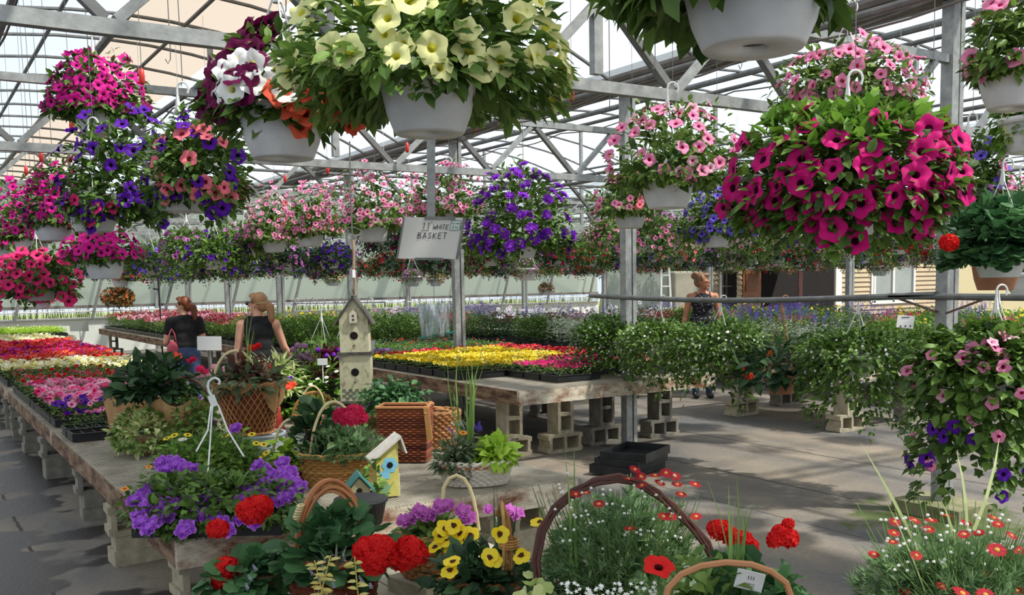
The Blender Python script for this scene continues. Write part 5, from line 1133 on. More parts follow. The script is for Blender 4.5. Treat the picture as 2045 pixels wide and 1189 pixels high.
mb.obj('miniature_hole', blk, r)
mb = MB(); mb.tube([(0, 0, T_+40*s), (-.004, 0, T_+54*s)], .006, 5); mb.obj('top_ring', wgr, r)
# rope with a tag above the birdhouse and the vine wreath
r = empty('hanging_rope', V(709, 590, D0), 'knotted tan rope hanging down to the tall birdhouse roof from a wire ring', 'rope')
mb = MB(); mb.tube([(0, 0, 0), (.006, 0, .1), (-.004, 0, .2), (.003, 0, .32), (-.006, 0, .44)], .011, 7); mb.obj('rope', mat('jute', (150, 126, 100), (178, 152, 120), noise=.6, nscale=60), r)
mb = MB(); mb.tube([(.07*cos(a), .02*sin(a), .50+.035*sin(a)) for a in [2*pi*j/20 for j in range(20)]], .004, 5, closed=True); mb.tube([(-.004, 0, .44), (-.01, 0, .8), (.0, 0, 1.2)], .006, 5); mb.tube([(.03*cos(3*t), .03*sin(3*t), .6+.1*t) for t in [k*.3 for k in range(14)]], .0035, 4); mb.obj('wire_ring', M['wire'], r)
mb = MB(); mb.box((-.012, -.02, .17), (.026, .004, .06)); mb.obj('paper_tag', M['paper'], r)
zt = C.z-ZB-.02
r = empty('wire_crate', Vector((C.x, C.y, ZB)), 'black wire crate with pink cloth carrying the tall birdhouse', 'crate', rz=RZ)
mb = MB()
for x in (-.19, .19):
    for y in (-.14, .14): mb.tube([(x, y, 0), (x, y, zt-.004)], .005, 5)
for z in (.01, zt*.5, zt-.006):
    mb.tube([(-.19, -.14, z), (.19, -.14, z), (.19, .14, z), (-.19, .14, z)], .004, 4, closed=True)
for k in range(9): x = -.19+.38*k/8; mb.tube([(x, -.14, .01), (x, -.14, zt-.006)], .0025, 4)
mb.obj('wire_frame', M['blackp'], r); mb = MB(); mb.box((0, 0, zt*.48), (.34, .24, zt*.9)); mb.obj('pink_cloth', mat('pale_pink_cloth', (206, 176, 164), (224, 200, 188), noise=.5, nscale=5), r)
# l. square hamper
C = onb(812, 918); s = (C-EYE).dot(CF)/F; r = empty('wicker_hamper', C, 'dark red brown square woven hamper with hinged lid standing behind the yellow birdhouse', 'hamper', rz=RZ-.12)
w2 = 49*s; hh = 108*s; mb = MB(); rows = 24
for k in range(rows):
    z = hh*(k+.5)/rows; ww = w2*(.93+.1*k/rows); pts = []
    for (xa, ya, xb, yb) in ((-1, -1, 1, -1), (1, -1, 1, 1), (1, 1, -1, 1), (-1, 1, -1, -1)):
        for j in range(12): t = j/12; o_ = .0022*(1 if (j+k) % 2 else -1); x = xa+(xb-xa)*t; y = (ya+(yb-ya)*t)*.62; nx, ny = ((0, ya) if ya == yb else (xa, 0)); pts.append((x*ww+nx*o_, y*ww+ny*o_, z))
    mb.tube(pts, hh/rows*.52, 4, closed=True)
mb.box((0, 0, hh*.48), (w2*1.84, w2*1.14, hh*.96)); mb.obj('woven_body', M['wick1'], r)
mb = MB(); mb.tube([(-w2*1.04, -w2*.65, hh), (w2*1.04, -w2*.65, hh), (w2*1.04, w2*.65, hh), (-w2*1.04, w2*.65, hh)], .010, 6, closed=True); mb.obj('rim', M['wick5'], r)
mb = MB(); arch(mb, w2*1.3, hh*.16, .009, 2, 6, pi/2, z0=hh); q = mb.obj('handle', M['wick5'], r); q.location = (w2*1.0, 0, -.04)
mb = MB(); mb.beam((w2*1.02, -w2*.7, hh), (w2*1.12, -w2*.66, hh*.42), .035, .012); mb.obj('hanging_strap', M['wick2'], r)
r = wicker('bushel_basket', onb(868, 893), 'tan round basket tucked behind the dark square hamper', .16, .14, .26, M['wick5'], 1.15, 12, .007, handle=(.34, .12, .010, 2, 4, 0))
r = bush(onb(790, 882), 'leafy green plant behind the dark square hamper', .24, .16, 'gera', 300, .06, .045, 0, pot='terra', z=.30)
mb = MB(); mb.tube([(0, 0, .15), (.02, 0, .3)], .01, 5); mb.obj('trunk', M['stem'], r)
r = bush(onb(745, 868), 'fine leaved plant with a few lilac flowers right under the tall birdhouse', .16, .22, 'mid', 300, .05, .02, pot='terra'); heads(r, [(V(x, y, 6.9), .018) for x, y in ((741, 806), (747, 812), (729, 812))], 'pet', 'ppink')
# i. wide honey wicker basket with rosy geranium
C = onb(676, 966); s = (C-EYE).dot(CF)/F
r = wicker('wide_basket', C, 'wide honey coloured wicker basket with feathery greenery and rosy geranium', 60*s, 44*s, 62*s, M['wick2'], 1.25, 11, .010, rz=.05, belly=.05)
plant_on(r, 78*s, 50*s, 3*s, 'feather', 1000, .05, .03, 4, z=64*s, off=(.03, 0), lump=.1, spread=.5, droop=-.2); plant_on(r, 46*s, 86*s, 0, 'dark', 200, .085, .065, 3, z=62*s, off=(-.12, .08), name='dark_leaves', droop=.05)
g = heads(r, [(V(684, 832, C.length*.9), .055), (V(706, 828, C.length*.9), .062), (V(719, 836, C.length*.9), .045), (V(697, 838, C.length*.88), .05)], 'umbel', 'crim', name='flower_head', label='rosy red flower head')
mb = MB(); arch(mb, 100*s, 130*s, .009, 1, 1, .3, z0=.1); mb.obj('handle', M['wick3'], r)
r = wicker('pansy_basket', onb(590, 962), 'low brown basket with white and dark violet pansies left of the wide honey basket', .15, .12, .12, M['wick1'], 1.15, 8, .007, handle=(.24, .30, .009, 1, 1, .2), hm=M['wick3'])
plant_on(r, .14, .12, .04, 'lime', 200, .07, .05, 0, z=.12); heads(r, [(V(x, y, 5.55), .035) for x, y in ((600, 872), (606, 884), (596, 892), (603, 905), (612, 878), (592, 902))], 'pansy', 'white'); heads(r, [(V(622, 873, 5.5), .042), (V(628, 880, 5.5), .036)], 'pansy', 'burg')
# m. yellow birdhouse
C = onb(771, 988); s = (C-EYE).dot(CF)/F; r = empty('yellow_birdhouse', C, 'narrow yellow birdhouse with slanted white roof and painted blue flowers', 'birdhouse', rz=RZ+.35)
w2 = 22*s; H1, H2_ = 76*s, 112*s
mb = MB(); P = [(-w2, -w2, 0), (w2, -w2, 0), (w2, -w2, H2_), (-w2, -w2, H1), (-w2, w2, 0), (w2, w2, 0), (w2, w2, H2_), (-w2, w2, H1)]; mb.add(P, [(0, 1, 2, 3), (5, 4, 7, 6), (4, 0, 3, 7), (1, 5, 6, 2), (3, 2, 6, 7), (0, 4, 5, 1)]); mb.obj('body', wood_mat('lemon_paint', (222, 212, 110), (206, 200, 150), 14, .6, (1, 1, 1)), r)
mb = MB(); P = [(-w2*1.5, -w2*1.4, H1-.016), (w2*1.25, -w2*1.4, H2_+.012), (w2*1.25, w2*1.4, H2_+.012), (-w2*1.5, w2*1.4, H1-.016)]; P += [(x, y, z+.012) for x, y, z in P]; mb.add(P, [(0, 1, 2, 3), (7, 6, 5, 4), (0, 4, 5, 1), (1, 5, 6, 2), (2, 6, 7, 3), (3, 7, 4, 0)]); mb.beam((w2*1.25, 0, H2_+.01), (w2*1.7, 0, H2_*.76), w2*2.7, .010, up=(1, 0, 0)); mb.obj('roof', wood_mat('white_worn_paint', (222, 216, 204), (170, 160, 140), 12, .64, (1, 1, 1)), r)
bl = mat('sky_blue_paint', (110, 178, 204), (134, 194, 216), noise=.3)
mb = MB(); 
for k in range(6): a = 2*pi*k/6; mb.lathe([(.001, .0025), (.020, .0015)], 12, holeT(w2*.2+.026*cos(a), -w2-.0005, H1*.83+.026*sin(a)))
mb.add([(x*1.0-w2*.25, -w2-.002, z) for x, z in ((-.024, .10), (.024, .10), (.03, .155), (.012, .135), (0, .162), (-.012, .135), (-.03, .155))], [(0, 1, 2, 3, 4, 5, 6)]); mb.obj('painted_flowers', bl, r)
mb = MB(); mb.lathe([(.001, .004), (.017, .004)], 18, holeT(w2*.2, -w2-.001, H1*.83)); mb.obj('entrance_hole', blk, r)
mb = MB()
for s_ in (-1, 1): mb.add([(-w2*.25, -w2-.0022, 0.0), (-w2*.25+s_*.05, -w2-.0022, .085), (-w2*.25+s_*.022, -w2-.0022, .06), (-w2*.25, -w2-.0022, .10)], [(0, 1, 2, 3)])
mb.obj('painted_leaves', mat('sage_paint', (110, 150, 112), (130, 166, 128), noise=.3), r)
mb = MB()
for k in range(4): mb.box((w2+.004, -w2+w2*2*(k+.5)/4, .06), (.006, .016, .12))
mb.obj('side_pickets', wood_mat('white_worn_paint2', (222, 216, 204), (170, 160, 140), 12, .64, (1, 1, 1)), r)
# ivy with leaves before the yellow birdhouse
r = bush(onb(742, 1003), 'ivy sprig climbing between the two small birdhouses', .07, .20, 'mid', 70, .05, .045, 3, z=.03, corek=0)
# n. small green roofed birdhouse
C = onb(717, 1012); s = (C-EYE).dot(CF)/F; r = empty('small_birdhouse', C, 'small cream birdhouse with teal green roof in front of the wide honey basket', 'birdhouse', rz=RZ+.25)
w2 = 21*s; mb = MB(); P = [(-w2, -w2, 0), (w2, -w2, 0), (w2, -w2, 38*s), (0, -w2, 62*s), (-w2, -w2, 38*s)]; P += [(x, -y, z) for x, y, z in P]; mb.add(P, [(0, 1, 2, 3, 4), (9, 8, 7, 6, 5), (1, 6, 7, 2), (5, 0, 4, 9), (0, 5, 6, 1)]); mb.obj('body', wood_mat('sand_paint', (196, 182, 136), (160, 146, 104), 14, .6, (1, 1, 1)), r)
mb = MB()
for s_ in (-1, 1):
    P = [(0, -w2*1.3, 66*s), (s_*w2*1.5, -w2*1.3, 30*s), (s_*w2*1.5, w2*1.3, 30*s), (0, w2*1.3, 66*s)]; P += [(x, y, z+.012) for x, y, z in P]; mb.add(P, [(0, 1, 2, 3), (7, 6, 5, 4), (0, 4, 5, 1), (1, 5, 6, 2), (2, 6, 7, 3), (3, 7, 4, 0)])
mb.obj('roof', mat('teal_roof', (50, 104, 100), (74, 132, 126), noise=.5, nscale=20), r)
mb = MB(); mb.lathe([(.001, .002), (.015, .002)], 18, holeT(0, -w2, 36*s)); mb.obj('entrance_hole', blk, r)
mb = MB(); mb.lathe([(.001, 0), (.1, 0), (.125, .11), (.132, .112), (.13, .125), (.115, .12), (.001, .1)], 28); o = mb.obj('black_pot', M['blackp'], smooth=True); o.location = onb(722, 1046); tag(o, 'black round pot at the bench edge right of the arched handle', 'pot')
# o. white oval basket
C = onb(950, 966); s = (C-EYE).dot(CF)/F
r = wicker('white_basket', C, 'white washed oval wicker basket with lime foliage and purple spikes', 60*s, 36*s, 46*s, M['wick4'], 1.25, 9, .010, rz=.1, rimm=mat('ivory_rim', (214, 204, 184), (230, 222, 206)), n=52)
mb = MB(); 
for k in (8, 7): mb.tube([(60*s*(1+.25*(k+.3)/9)*1.012*cos(a), 36*s*(1+.25*(k+.3)/9)*1.012*sin(a), 46*s*(k+.4)/9) for a in [2*pi*j/52 for j in range(52)]], .0085, 5, closed=True)
mb.obj('brown_band', M['wick5'], r)
plant_on(r, 36*s, 36*s, 2*s, 'lime', 260, .075, .05, 0, z=50*s, off=(.12, 0), droop=.05); plant_on(r, 42*s, 40*s, 14*s, 'grey', 300, .08, .02, 0, z=46*s, off=(-.11, 0), name='grey_leaves'); plant_on(r, 26*s, 84*s, 4*s, 'silver', 160, .05, .02, 0, z=46*s, off=(-.07, .05), name='grey_sprigs', corek=0)
spikes(r, V(935, 905, 5.5), 16, .62, .014, 'grass', .5)
heads(r, [(V(955, 862, 5.5), .022), (V(951, 858, 5.5), .02), (V(962, 860, 5.5), .018), (V(898, 862, 5.5), .012), (V(905, 868, 5.5), .012)], 'spike', 'blue', name='flower_spike'); heads(r, [(V(925, 865, 5.35), .028)], 'daisy', 'orange', label='orange daisy')
# d. white hanger plant with yellow daisies
Cd = onb(430, 985); s = (Cd-EYE).dot(CF)/F; r = empty('daisy_planter', Cd, 'big leafy green planter with yellow daisies and upright white hanger', 'planter', rz=RZ)
mb = MB(); mb.lathe([(.001, 0), (.14, 0), (.18, .12), (.001, .12)], 32); mb.obj('pot', M['blackp'], r)
plant_on(r, .36, .19, .10, 'mid', 1700, .05, .03, 4, z=.14, lump=.15, spread=.6, corek=.6); plant_on(r, .27, .2, .0, 'bright', 520, .05, .03, 0, z=.14, name='broad_leaves')
heads(r, [(V(x, y, 5.2), .026) for x, y in ((450, 871), (503, 868), (512, 886), (527, 888), (532, 905), (525, 912), (348, 870), (375, 869), (333, 876))], 'daisy', 'gold'); heads(r, [(V(365, 878, 5.2), .03)], 'daisy', 'white'); heads(r, [(V(297, 933, 5.1), .022), (V(249, 977, 5.0), .028)], 'daisy', 'orange'); heads(r, [(V(471, 856, 5.3), .04)], 'double', 'lav')
mw = r.matrix_basis.inverted(); mb = MB(); dh = 5.25
hk = [(437, 768), (439, 762), (436, 758), (430, 755), (423, 757), (417, 763), (415, 772), (417, 782), (423, 792)]
mb.tube([mw @ V(x, y, dh) for x, y in hk], [.007]*9, 8)
a_, b_ = mw @ V(421, 790, dh), mw @ V(429, 812, dh); mb.beam(a_, b_, .038, .008, up=(0, 1, 0))
mb.obj('hanger_hook', M['whitep'], r)
for pts in (((424, 812), (420, 880), (415, 945)), ((421, 812), (415, 860), (392, 902)), ((436, 810), (455, 860), (487, 912))):
    mb = MB(); mb.tube([mw @ V(x, y, dh+(-.02, -.2, -.42)[k]) for k, (x, y) in enumerate(pts)], .0045, 6); mb.obj('hanger_strand', M['whitep'], r)
# e. lavender purple petunias along the front edge
Ce = onb(430, 1058); r = empty('purple_petunia_tray', Ce, 'row of ruffled lavender purple petunias along the front left of the bench', 'petunia row', rz=RZ)
pr, o = plant_on(r, .44, .17, .06, 'pet', 1500, .05, .03, 0, z=.10, lump=.12, flat=.55, corek=.65)
mb = MB(); mb.box((0, .02, .04), (.7, .3, .08)); mb.obj('tray', M['blackp'], r)
mw = r.matrix_basis.inverted()
pp = [(322, 925), (335, 922), (352, 928), (370, 935), (385, 935), (330, 940), (270, 1000), (285, 990), (300, 975), (305, 1000), (290, 1015), (318, 1010), (328, 1020), (283, 1045), (298, 1058), (310, 1045), (335, 1035), (340, 1010), (372, 995), (385, 1005), (395, 1020), (405, 1030), (410, 1000), (422, 990), (425, 1015), (372, 1055), (365, 1062), (430, 1035), (445, 1045), (455, 1060), (490, 975), (500, 985), (510, 970), (520, 990), (485, 1000), (495, 1015), (505, 1005), (525, 955), (540, 950), (550, 962), (560, 945), (565, 925), (570, 960), (555, 975), (575, 990), (590, 965), (600, 975), (545, 1000), (560, 1000), (512, 1045), (478, 1040), (275, 1030), (348, 970), (580, 945), (515, 930), (530, 940)]
for x, y in pp:
    d_ = 4.22+(1070-y)*.0036; o = mkobj('blossom', blossom_mesh('double', 'lav', random.randrange(3)), r); o.matrix_local = mw @ orient(V(x, y, d_), CAMDIR*.7+Vector((U(-.4, .4), U(-.3, .3), .7)), U(.036, .046))
# front shelf of planks
r = empty('front_shelf', (1.1, 1.2, 0), 'rough plank shelf in front of the display bench carrying the nearest baskets', 'shelf')
for k in range(9): mb = MB(); mb.box((.07+.141*k, 1.36, .40), (.134, 2.72, .045)); mb.obj('plank', wood_mat('pale_plank_%d' % (k % 2), (176, 168, 146), (126, 112, 92), 2.2, .6, (1, .3, 1)), r)
for x in (.12, 1.1):
    for y in (.3, 2.5): mb = MB(); mb.box((x, y, .19), (.19, .19, .375)); mb.obj('support', M['block'], r)
ZS = .425
def sh_at(px, py, d): p = V(px, py, d); return Vector((p.x, p.y, ZS)), p.z-ZS
# g. front wicker basket with geranium
C, hz = sh_at(665, 1112, 3.65); s = 3.65/F
r = wicker('front_basket', C, 'red brown willow basket with tall arched handle and scarlet geraniums nearest the camera', 74*s, 58*s, hz, M['wick1'], 1.15, 10, .011, rimm=mat('wicker_copper', (140, 78, 50), (182, 118, 80)), n=40)
mb = MB(); arch(mb, 148*s, 145*s+hz*.4, .0072, 5, 1.2, .12, z0=hz*.6, spread=1.25); mb.obj('handle', mat('wicker_copper2', (150, 84, 48), (200, 140, 90)), r)
mb = MB()
for k in range(9): mb.tube([(-74*s*1.0+.004*k+.012*cos(a), .02*sin(a)-.02, hz*1.0+66*s+.010*k) for a in [2*pi*j/12 for j in range(12)]], .0042, 5, closed=True)
mb.obj('binding', M['wick3'], r)
plant_on(r, 92*s, 95*s, 10*s, 'gera', 230, .085, .08, 3, z=hz*.95, lump=.15, corek=.4)
st = V(700, 1090, 3.6)
heads(r, [(V(735, 1100, 3.35), .058), (V(757, 1098, 3.35), .062), (V(748, 1116, 3.32), .055), (V(770, 1112, 3.36), .05), (V(748, 1135, 3.34), .04)], 'umbel', 'red', name='flower_head', label='scarlet flower head', stems=st)
heads(r, [(V(818, 1098, 3.4), .056), (V(830, 1110, 3.4), .05), (V(808, 1120, 3.4), .05)], 'umbel', 'red', name='flower_head', label='scarlet flower head', stems=st)
mb = MB()
for _ in range(26): leaf(mb, Vector((.04+U(-.06, .06), -.12, hz+.01)), Vector((U(-.6, .6), U(-.4, .1), U(.1, .8))).normalized(), Vector((0, 0, 1)), .09, .01, 2)
mb.obj('white_shavings', mat('pale_shavings', (206, 206, 192), transl=.3), r)
# f. geranium on the left
C, hz = sh_at(520, 1140, 3.75); r = bush(C, 'trailing geranium with three scarlet heads left of the arched handle basket', .16, .10, 'gera', 170, .07, .065, 3, pot='terra', z=.13, off=(-.02, 0))
heads(r, [(V(500, 1020, 3.8), .058), (V(518, 1014, 3.8), .058), (V(507, 1030, 3.78), .05)], 'umbel', 'red', name='flower_head', stems=V(520, 1120, 3.75)); heads(r, [(V(435, 1058, 3.75), .046)], 'umbel', 'red', name='flower_head', stems=V(520, 1120, 3.75)); heads(r, [(V(452, 1135, 3.7), .052), (V(447, 1158, 3.7), .05), (V(455, 1175, 3.7), .035)], 'umbel', 'red', name='flower_head', stems=V(520, 1130, 3.75))
# h. silver lavender and yellow sprigs at the lower edge
C, hz = sh_at(620, 1240, 3.05); r = bush(C, 'silvery lavender plant with grey flower spikes at the bottom edge left', .30, .10, 'silver', 700, .05, .02, 4, z=.12, pot='blackp')
heads(r, [(V(x, y, 3.0), .011) for x, y in ((502, 1160), (512, 1140), (626, 1150), (648, 1145), (668, 1175), (725, 1165), (742, 1175), (640, 1165), (495, 1178))], 'spike', 'greyl', name='flower_spike', stems=V(620, 1235, 3.05))
mb = MB(); mw = r.matrix_basis.inverted()
for x0, y0, x1, y1 in ((640, 1189, 660, 1110), (645, 1189, 628, 1120), (715, 1189, 708, 1112)):
    a, b = mw @ V(x0, y0, 2.98), mw @ V(x1, y1, 2.98); mb.tube([a, b], .0022, 4)
    for k in range(6):
        p = a+(b-a)*(k/5.5); 
        for s_ in (-1, 1): leaf(mb, p+Vector((0, 0, U(-.01, .01))), Vector((s_, U(-.6, .6), U(-.1, .5))).normalized(), Vector((0, -.5, 1)), U(.022, .04), .018, 0)
mb.obj('yellow_sprigs', mat('yellow_leaf', (190, 176, 90), (216, 204, 130), transl=.3), r)
# p. round wicker with pale handle, pansies
C, hz = sh_at(866, 1062, 3.95); s = 3.95/F
r = wicker('pansy_bowl_basket', C, 'round tan wicker basket with pale flat handle full of pink and yellow pansies', 58*s, 50*s, hz*.72, M['wick5'], 1.2, 8, .009); r.location.z = ZS+hz*.28-.005
mb = MB(); mb.box((0, 0, -hz*.14), (.30, .26, hz*.28)); o = mb.obj('concrete_block', M['block']); o.location = (C.x, C.y, ZS+hz*.28-.007); o.rotation_euler = (0, 0, .2); tag(o, 'low block raising the round pansy basket', 'block')
mb = MB(); mw = r.matrix_basis.inverted()
for o_ in (-.024, -.012, 0, .012, .024): mb.tube([mw @ (V(x, y, 3.9+o_)) for x, y in ((884, 1000), (886, 975), (897, 956), (912, 950), (927, 957), (938, 975), (946, 1000), (951, 1025), (956, 1060))], .008, 6)
mb.obj('handle', M['wick3'], r)
plant_on(r, 70*s, 36*s, 8*s, 'mid', 420, .055, .028, 0, z=hz*.7)
heads(r, [(V(x, y, 3.85), .036) for x, y in ((808, 1042), (822, 1036), (848, 1028), (858, 1032), (880, 1012), (893, 1012), (838, 1022), (925, 1022), (935, 1035))], 'double', 'ppink', name='flower'); heads(r, [(V(1020, 1020, 3.8), .03), (V(1032, 1028, 3.8), .034), (V(976, 1018, 3.8), .024)], 'double', 'ppink', name='flower')
heads(r, [(V(x, y, 3.72), .037) for x, y in ((905, 1052), (918, 1065), (880, 1068), (912, 1082), (890, 1078), (870, 1092), (902, 1098), (940, 1068), (886, 1056), (928, 1078))], 'pansy', 'gold', name='pansy')
# q. small terracotta basket with twisted straw handle
C, hz = sh_at(985, 1160, 3.4); s = 3.4/F
r = wicker('small_straw_basket', C, 'small orange brown basket with tall twisted straw handle and yellow pansies', 72*s, 44*s, hz, M['terra'], 1.15, 7, .010, rimm=M['wick5'])
mb = MB(); mw = r.matrix_basis.inverted()
for o_, dx in ((0, -6), (.03, 0), (.05, 8), (.02, 12)): mb.tube([mw @ V(1010+dx, 1150, 3.3+o_), mw @ V(1012+dx*.8, 1080, 3.3+o_), mw @ V(1008+dx*.5, 1030, 3.3+o_), mw @ V(1002, 1004, 3.32), mw @ V(996-dx*.4, 1030, 3.36+o_)], .006, 6)
for k in range(4): mb.tube([mw @ (V(1016, 1078+k*5, 3.33)+.035*(cos(a)*CR+sin(a)*Vector((CF.x, CF.y, 0)))) for a in [2*pi*j/12 for j in range(12)]], .0035, 5, closed=True)
mb.obj('handle', M['wick2'], r)
plant_on(r, 88*s, 58*s, 16*s, 'dark', 300, .08, .045, 0, z=hz, corek=.5, off=(-.04, 0)); heads(r, [(V(x, y, 3.25), .034) for x, y in ((978, 1112), (986, 1118), (1042, 1112), (1076, 1044), (903, 1122), (898, 1142), (1000, 1068))], 'pansy', 'gold', name='pansy')
spikes(r, V(1000, 1120, 3.35), 7, .26, .007, 'dark', .6)
# u. variegated ivy
C, hz = sh_at(1075, 1180, 3.0); r = bush(C, 'cream edged ivy with rounded leaves at the bottom edge', .12, .11, 'varieg', 130, .042, .04, 3, z=.2, corek=0, pot='terra')
# r. big marguerite in a twig hoop
C, hz = sh_at(1240, 1180, 3.2); s = 3.2/F; r = wicker('twig_hoop_basket', C, 'dark twig hoop basket overflowing with grey green marguerite and red daisies', .24, .18, hz*.9, M['twig'], 1.15, 9, .011)
pr, o = plant_on(r, .27, .33, .10, 'feather', 2600, .06, .04, 4, z=hz*.9, lump=.1, spread=.5, droop=-.3, corek=.7)
mb = MB()
for _ in range(160):
    a = U(0, 6.28); q = U(.03, .2); b = Vector((q*cos(a), q*sin(a), hz)); e = b+Vector((cos(a)*.1, sin(a)*.1, U(.2, .36))); mb.tube([b, (b+e)/2+Vector((0, 0, .02)), e], .0016, 3, caps=False)
mb.obj('stems', M['stem'], r); mw = r.matrix_basis.inverted()
hp = [(1078, 1189), (1070, 1120), (1082, 1060), (1110, 1015), (1145, 985), (1190, 962), (1235, 955), (1275, 965), (1310, 985), (1345, 1015), (1380, 1050), (1410, 1085), (1425, 1120)]
mb = MB()
for k in range(4): mb.tube([mw @ (V(x, y, 3.05+.02*i*.2)+CU*(.010*cos(i*1.1+k*1.57))+CR*(.010*sin(i*1.1+k*1.57))) for i, (x, y) in enumerate(hp)], .0072, 6)
mb.obj('twisted_hoop', M['twig'], r)
heads(r, [(V(x, y, 3.0), .022) for x, y in ((1255, 957), (1280, 952), (1308, 950), (1282, 970), (1318, 965), (1348, 952), (1352, 968), (1388, 968), (1360, 988), (1196, 1007), (1258, 1056), (1325, 1032), (1340, 1032), (1390, 1032), (1170, 985), (1150, 988), (1268, 938), (1330, 945))], 'daisy', 'dred', name='daisy')
heads(r, [(V(1100+U(0, 260), 945+U(0, 160), 3.0), .005) for _ in range(60)], 'umbel', 'white', name='bud')
spikes(r, V(1150, 1150, 3.1), 6, .5, .009, 'grass', .3)
# white alyssum along the lower edge
C, hz = sh_at(1290, 1235, 2.7); r = bush(C, 'low mat of tiny white flowers along the bottom edge', .34, .10, 'mid', 500, .03, .014, 1, z=.10, pot='blackp')
heads(r, [(V(1120+U(0, 330), 1172+U(-8, 20), 2.66), .008) for _ in range(95)], 'star', 'white', name='tiny_flower')
# s. bottom arched basket
C, hz = sh_at(1458, 1230, 2.6); s = 2.6/F
r = wicker('low_arch_basket', C, 'basket at the bottom edge with low flat brown arched handle and red flowers', .17, .13, hz, M['wick5'], 1.1, 9, .010)
mb = MB(); mw = r.matrix_basis.inverted(); hp = [(1325, 1215), (1335, 1175), (1360, 1148), (1400, 1131), (1450, 1124), (1500, 1128), (1540, 1142), (1570, 1165), (1588, 1215)]
for o_ in (-.012, -.004, .004, .012): mb.tube([mw @ V(x, y, 2.45+o_) for x, y in hp], .0088, 6)
mb.obj('handle', mat('wicker_chestnut', (150, 96, 62), (190, 136, 92)), r)
plant_on(r, .17, .14, .05, 'gera', 120, .08, .075, 3, z=hz*.98, off=(.06, 0), corek=.4); plant_on(r, .15, .15, .03, 'mid', 260, .05, .03, 0, z=hz, off=(-.08, 0), name='small_leaves')
heads(r, [(V(1316, 1131, 2.5), .042)], 'pet', 'red', label='large flat red petunia', name='blossom')
heads(r, [(V(1438, 1060, 2.75), .036), (V(1450, 1068, 2.75), .034), (V(1428, 1056, 2.75), .026), (V(1480, 1082, 2.7), .038), (V(1492, 1092, 2.7), .034), (V(1472, 1092, 2.7), .03)], 'umbel', 'red', name='flower_head', label='scarlet flower head', stems=V(1460, 1160, 2.6))
heads(r, [(V(1555, 1080, 2.6), .034), (V(1570, 1076, 2.6), .036), (V(1562, 1066, 2.6), .03), (V(1574, 1047, 2.6), .018)], 'umbel', 'red', name='flower_head', label='scarlet flower head', stems=V(1540, 1150, 2.6))
spikes(r, V(1465, 1180, 2.6), 9, .30, .008, 'grass', .45)
mb = MB(); mb.box((0, 0, 0), (.075, .006, .05)); o = mb.obj('price_tag', M['paper'], r); o.matrix_local = mw @ (Matrix.Translation(V(1497, 1160, 2.5)) @ Matrix.Rotation(RZ, 4, 'Z') @ Matrix.Rotation(.25, 4, 'Y'))
mb = MB()
for k in range(3): mb.box((-.006+k*.007, -.0042, .008), (.0018, .001, .010)); 
for k in range(3): mb.box((.0, -.0042, -.008-.006*k), (.03, .001, .0015))
q = mb.obj('tag_print', M['darkm'], o)
# t. red marguerite bush lower right
C, hz = sh_at(1930, 1200, 2.75); C = Vector((C.x, C.y, .0)); r = empty('marguerite_bush', C, 'wide bush of small red daisies at the lower right corner', 'bush', rz=RZ)
zz = V(1930, 1200, 2.75).z; mb = MB(); mb.lathe([(.001, 0), (.15, 0), (.2, zz-.02), (.21, zz), (.001, zz-.02)], 28); mb.obj('tall_pot', M['blackp'], r)
plant_on(r, .29, .15, .08, 'feather', 1500, .06, .04, 4, z=zz-.0, lump=.15, spread=.5, droop=-.5, corek=.6); mb = MB()
for _ in range(240):
    a = U(0, 6.28); q = U(.02, .18); b = Vector((q*cos(a), q*sin(a), zz)); e = b+Vector((cos(a)*U(.03, .18), sin(a)*U(.03, .18), U(.12, .26))); mb.tube([b, (b+e)/2, e], .0014, 3, caps=False)
mb.obj('stems', M['stem'], r)
heads(r, [(V(x, y, 2.6+U(-.05, .1)), .019) for x, y in ((1787, 1043), (1827, 1040), (1785, 1065), (1782, 1083), (1745, 1108), (1855, 1058), (1830, 1110), (1930, 1045), (1925, 1068), (1955, 1065), (1985, 1035), (1993, 1048), (2020, 1070), (1890, 1030), (1968, 1148), (1882, 1172), (1806, 1180), (2035, 1100), (1860, 1040), (2030, 1180))], 'daisy', 'dred', name='daisy'); heads(r, [(V(1991, 1099, 2.45), .027), (V(1922, 1186, 2.4), .03), (V(1968, 1189, 2.4), .026)], 'daisy', 'dred', name='daisy')
heads(r, [(V(1755+U(0, 290), 1025+U(0, 120), 2.6), .0048) for _ in range(70)], 'umbel', 'white', name='bud')
mw = r.matrix_basis.inverted(); mb = MB()
for x0, y0, x1, y1, w in ((1832, 1100, 1740, 890, .010), (1828, 1090, 1776, 960, .009), (1932, 1060, 1931, 905, .012), (1945, 1060, 2026, 880, .016), (1908, 1085, 1893, 1010, .012), (1850, 1189, 1790, 1010, .006)):
    a, b = mw @ V(x0, y0, 2.62), mw @ V(x1, y1, 2.62); leaf(mb, a, (b-a).normalized(), (mw.to_3x3() @ CAMDIR), (b-a).length, w*.7, 2)
mb.obj('grass_spikes', mat('leaf_spike', (150, 168, 104), (186, 196, 140), transl=.3), r)
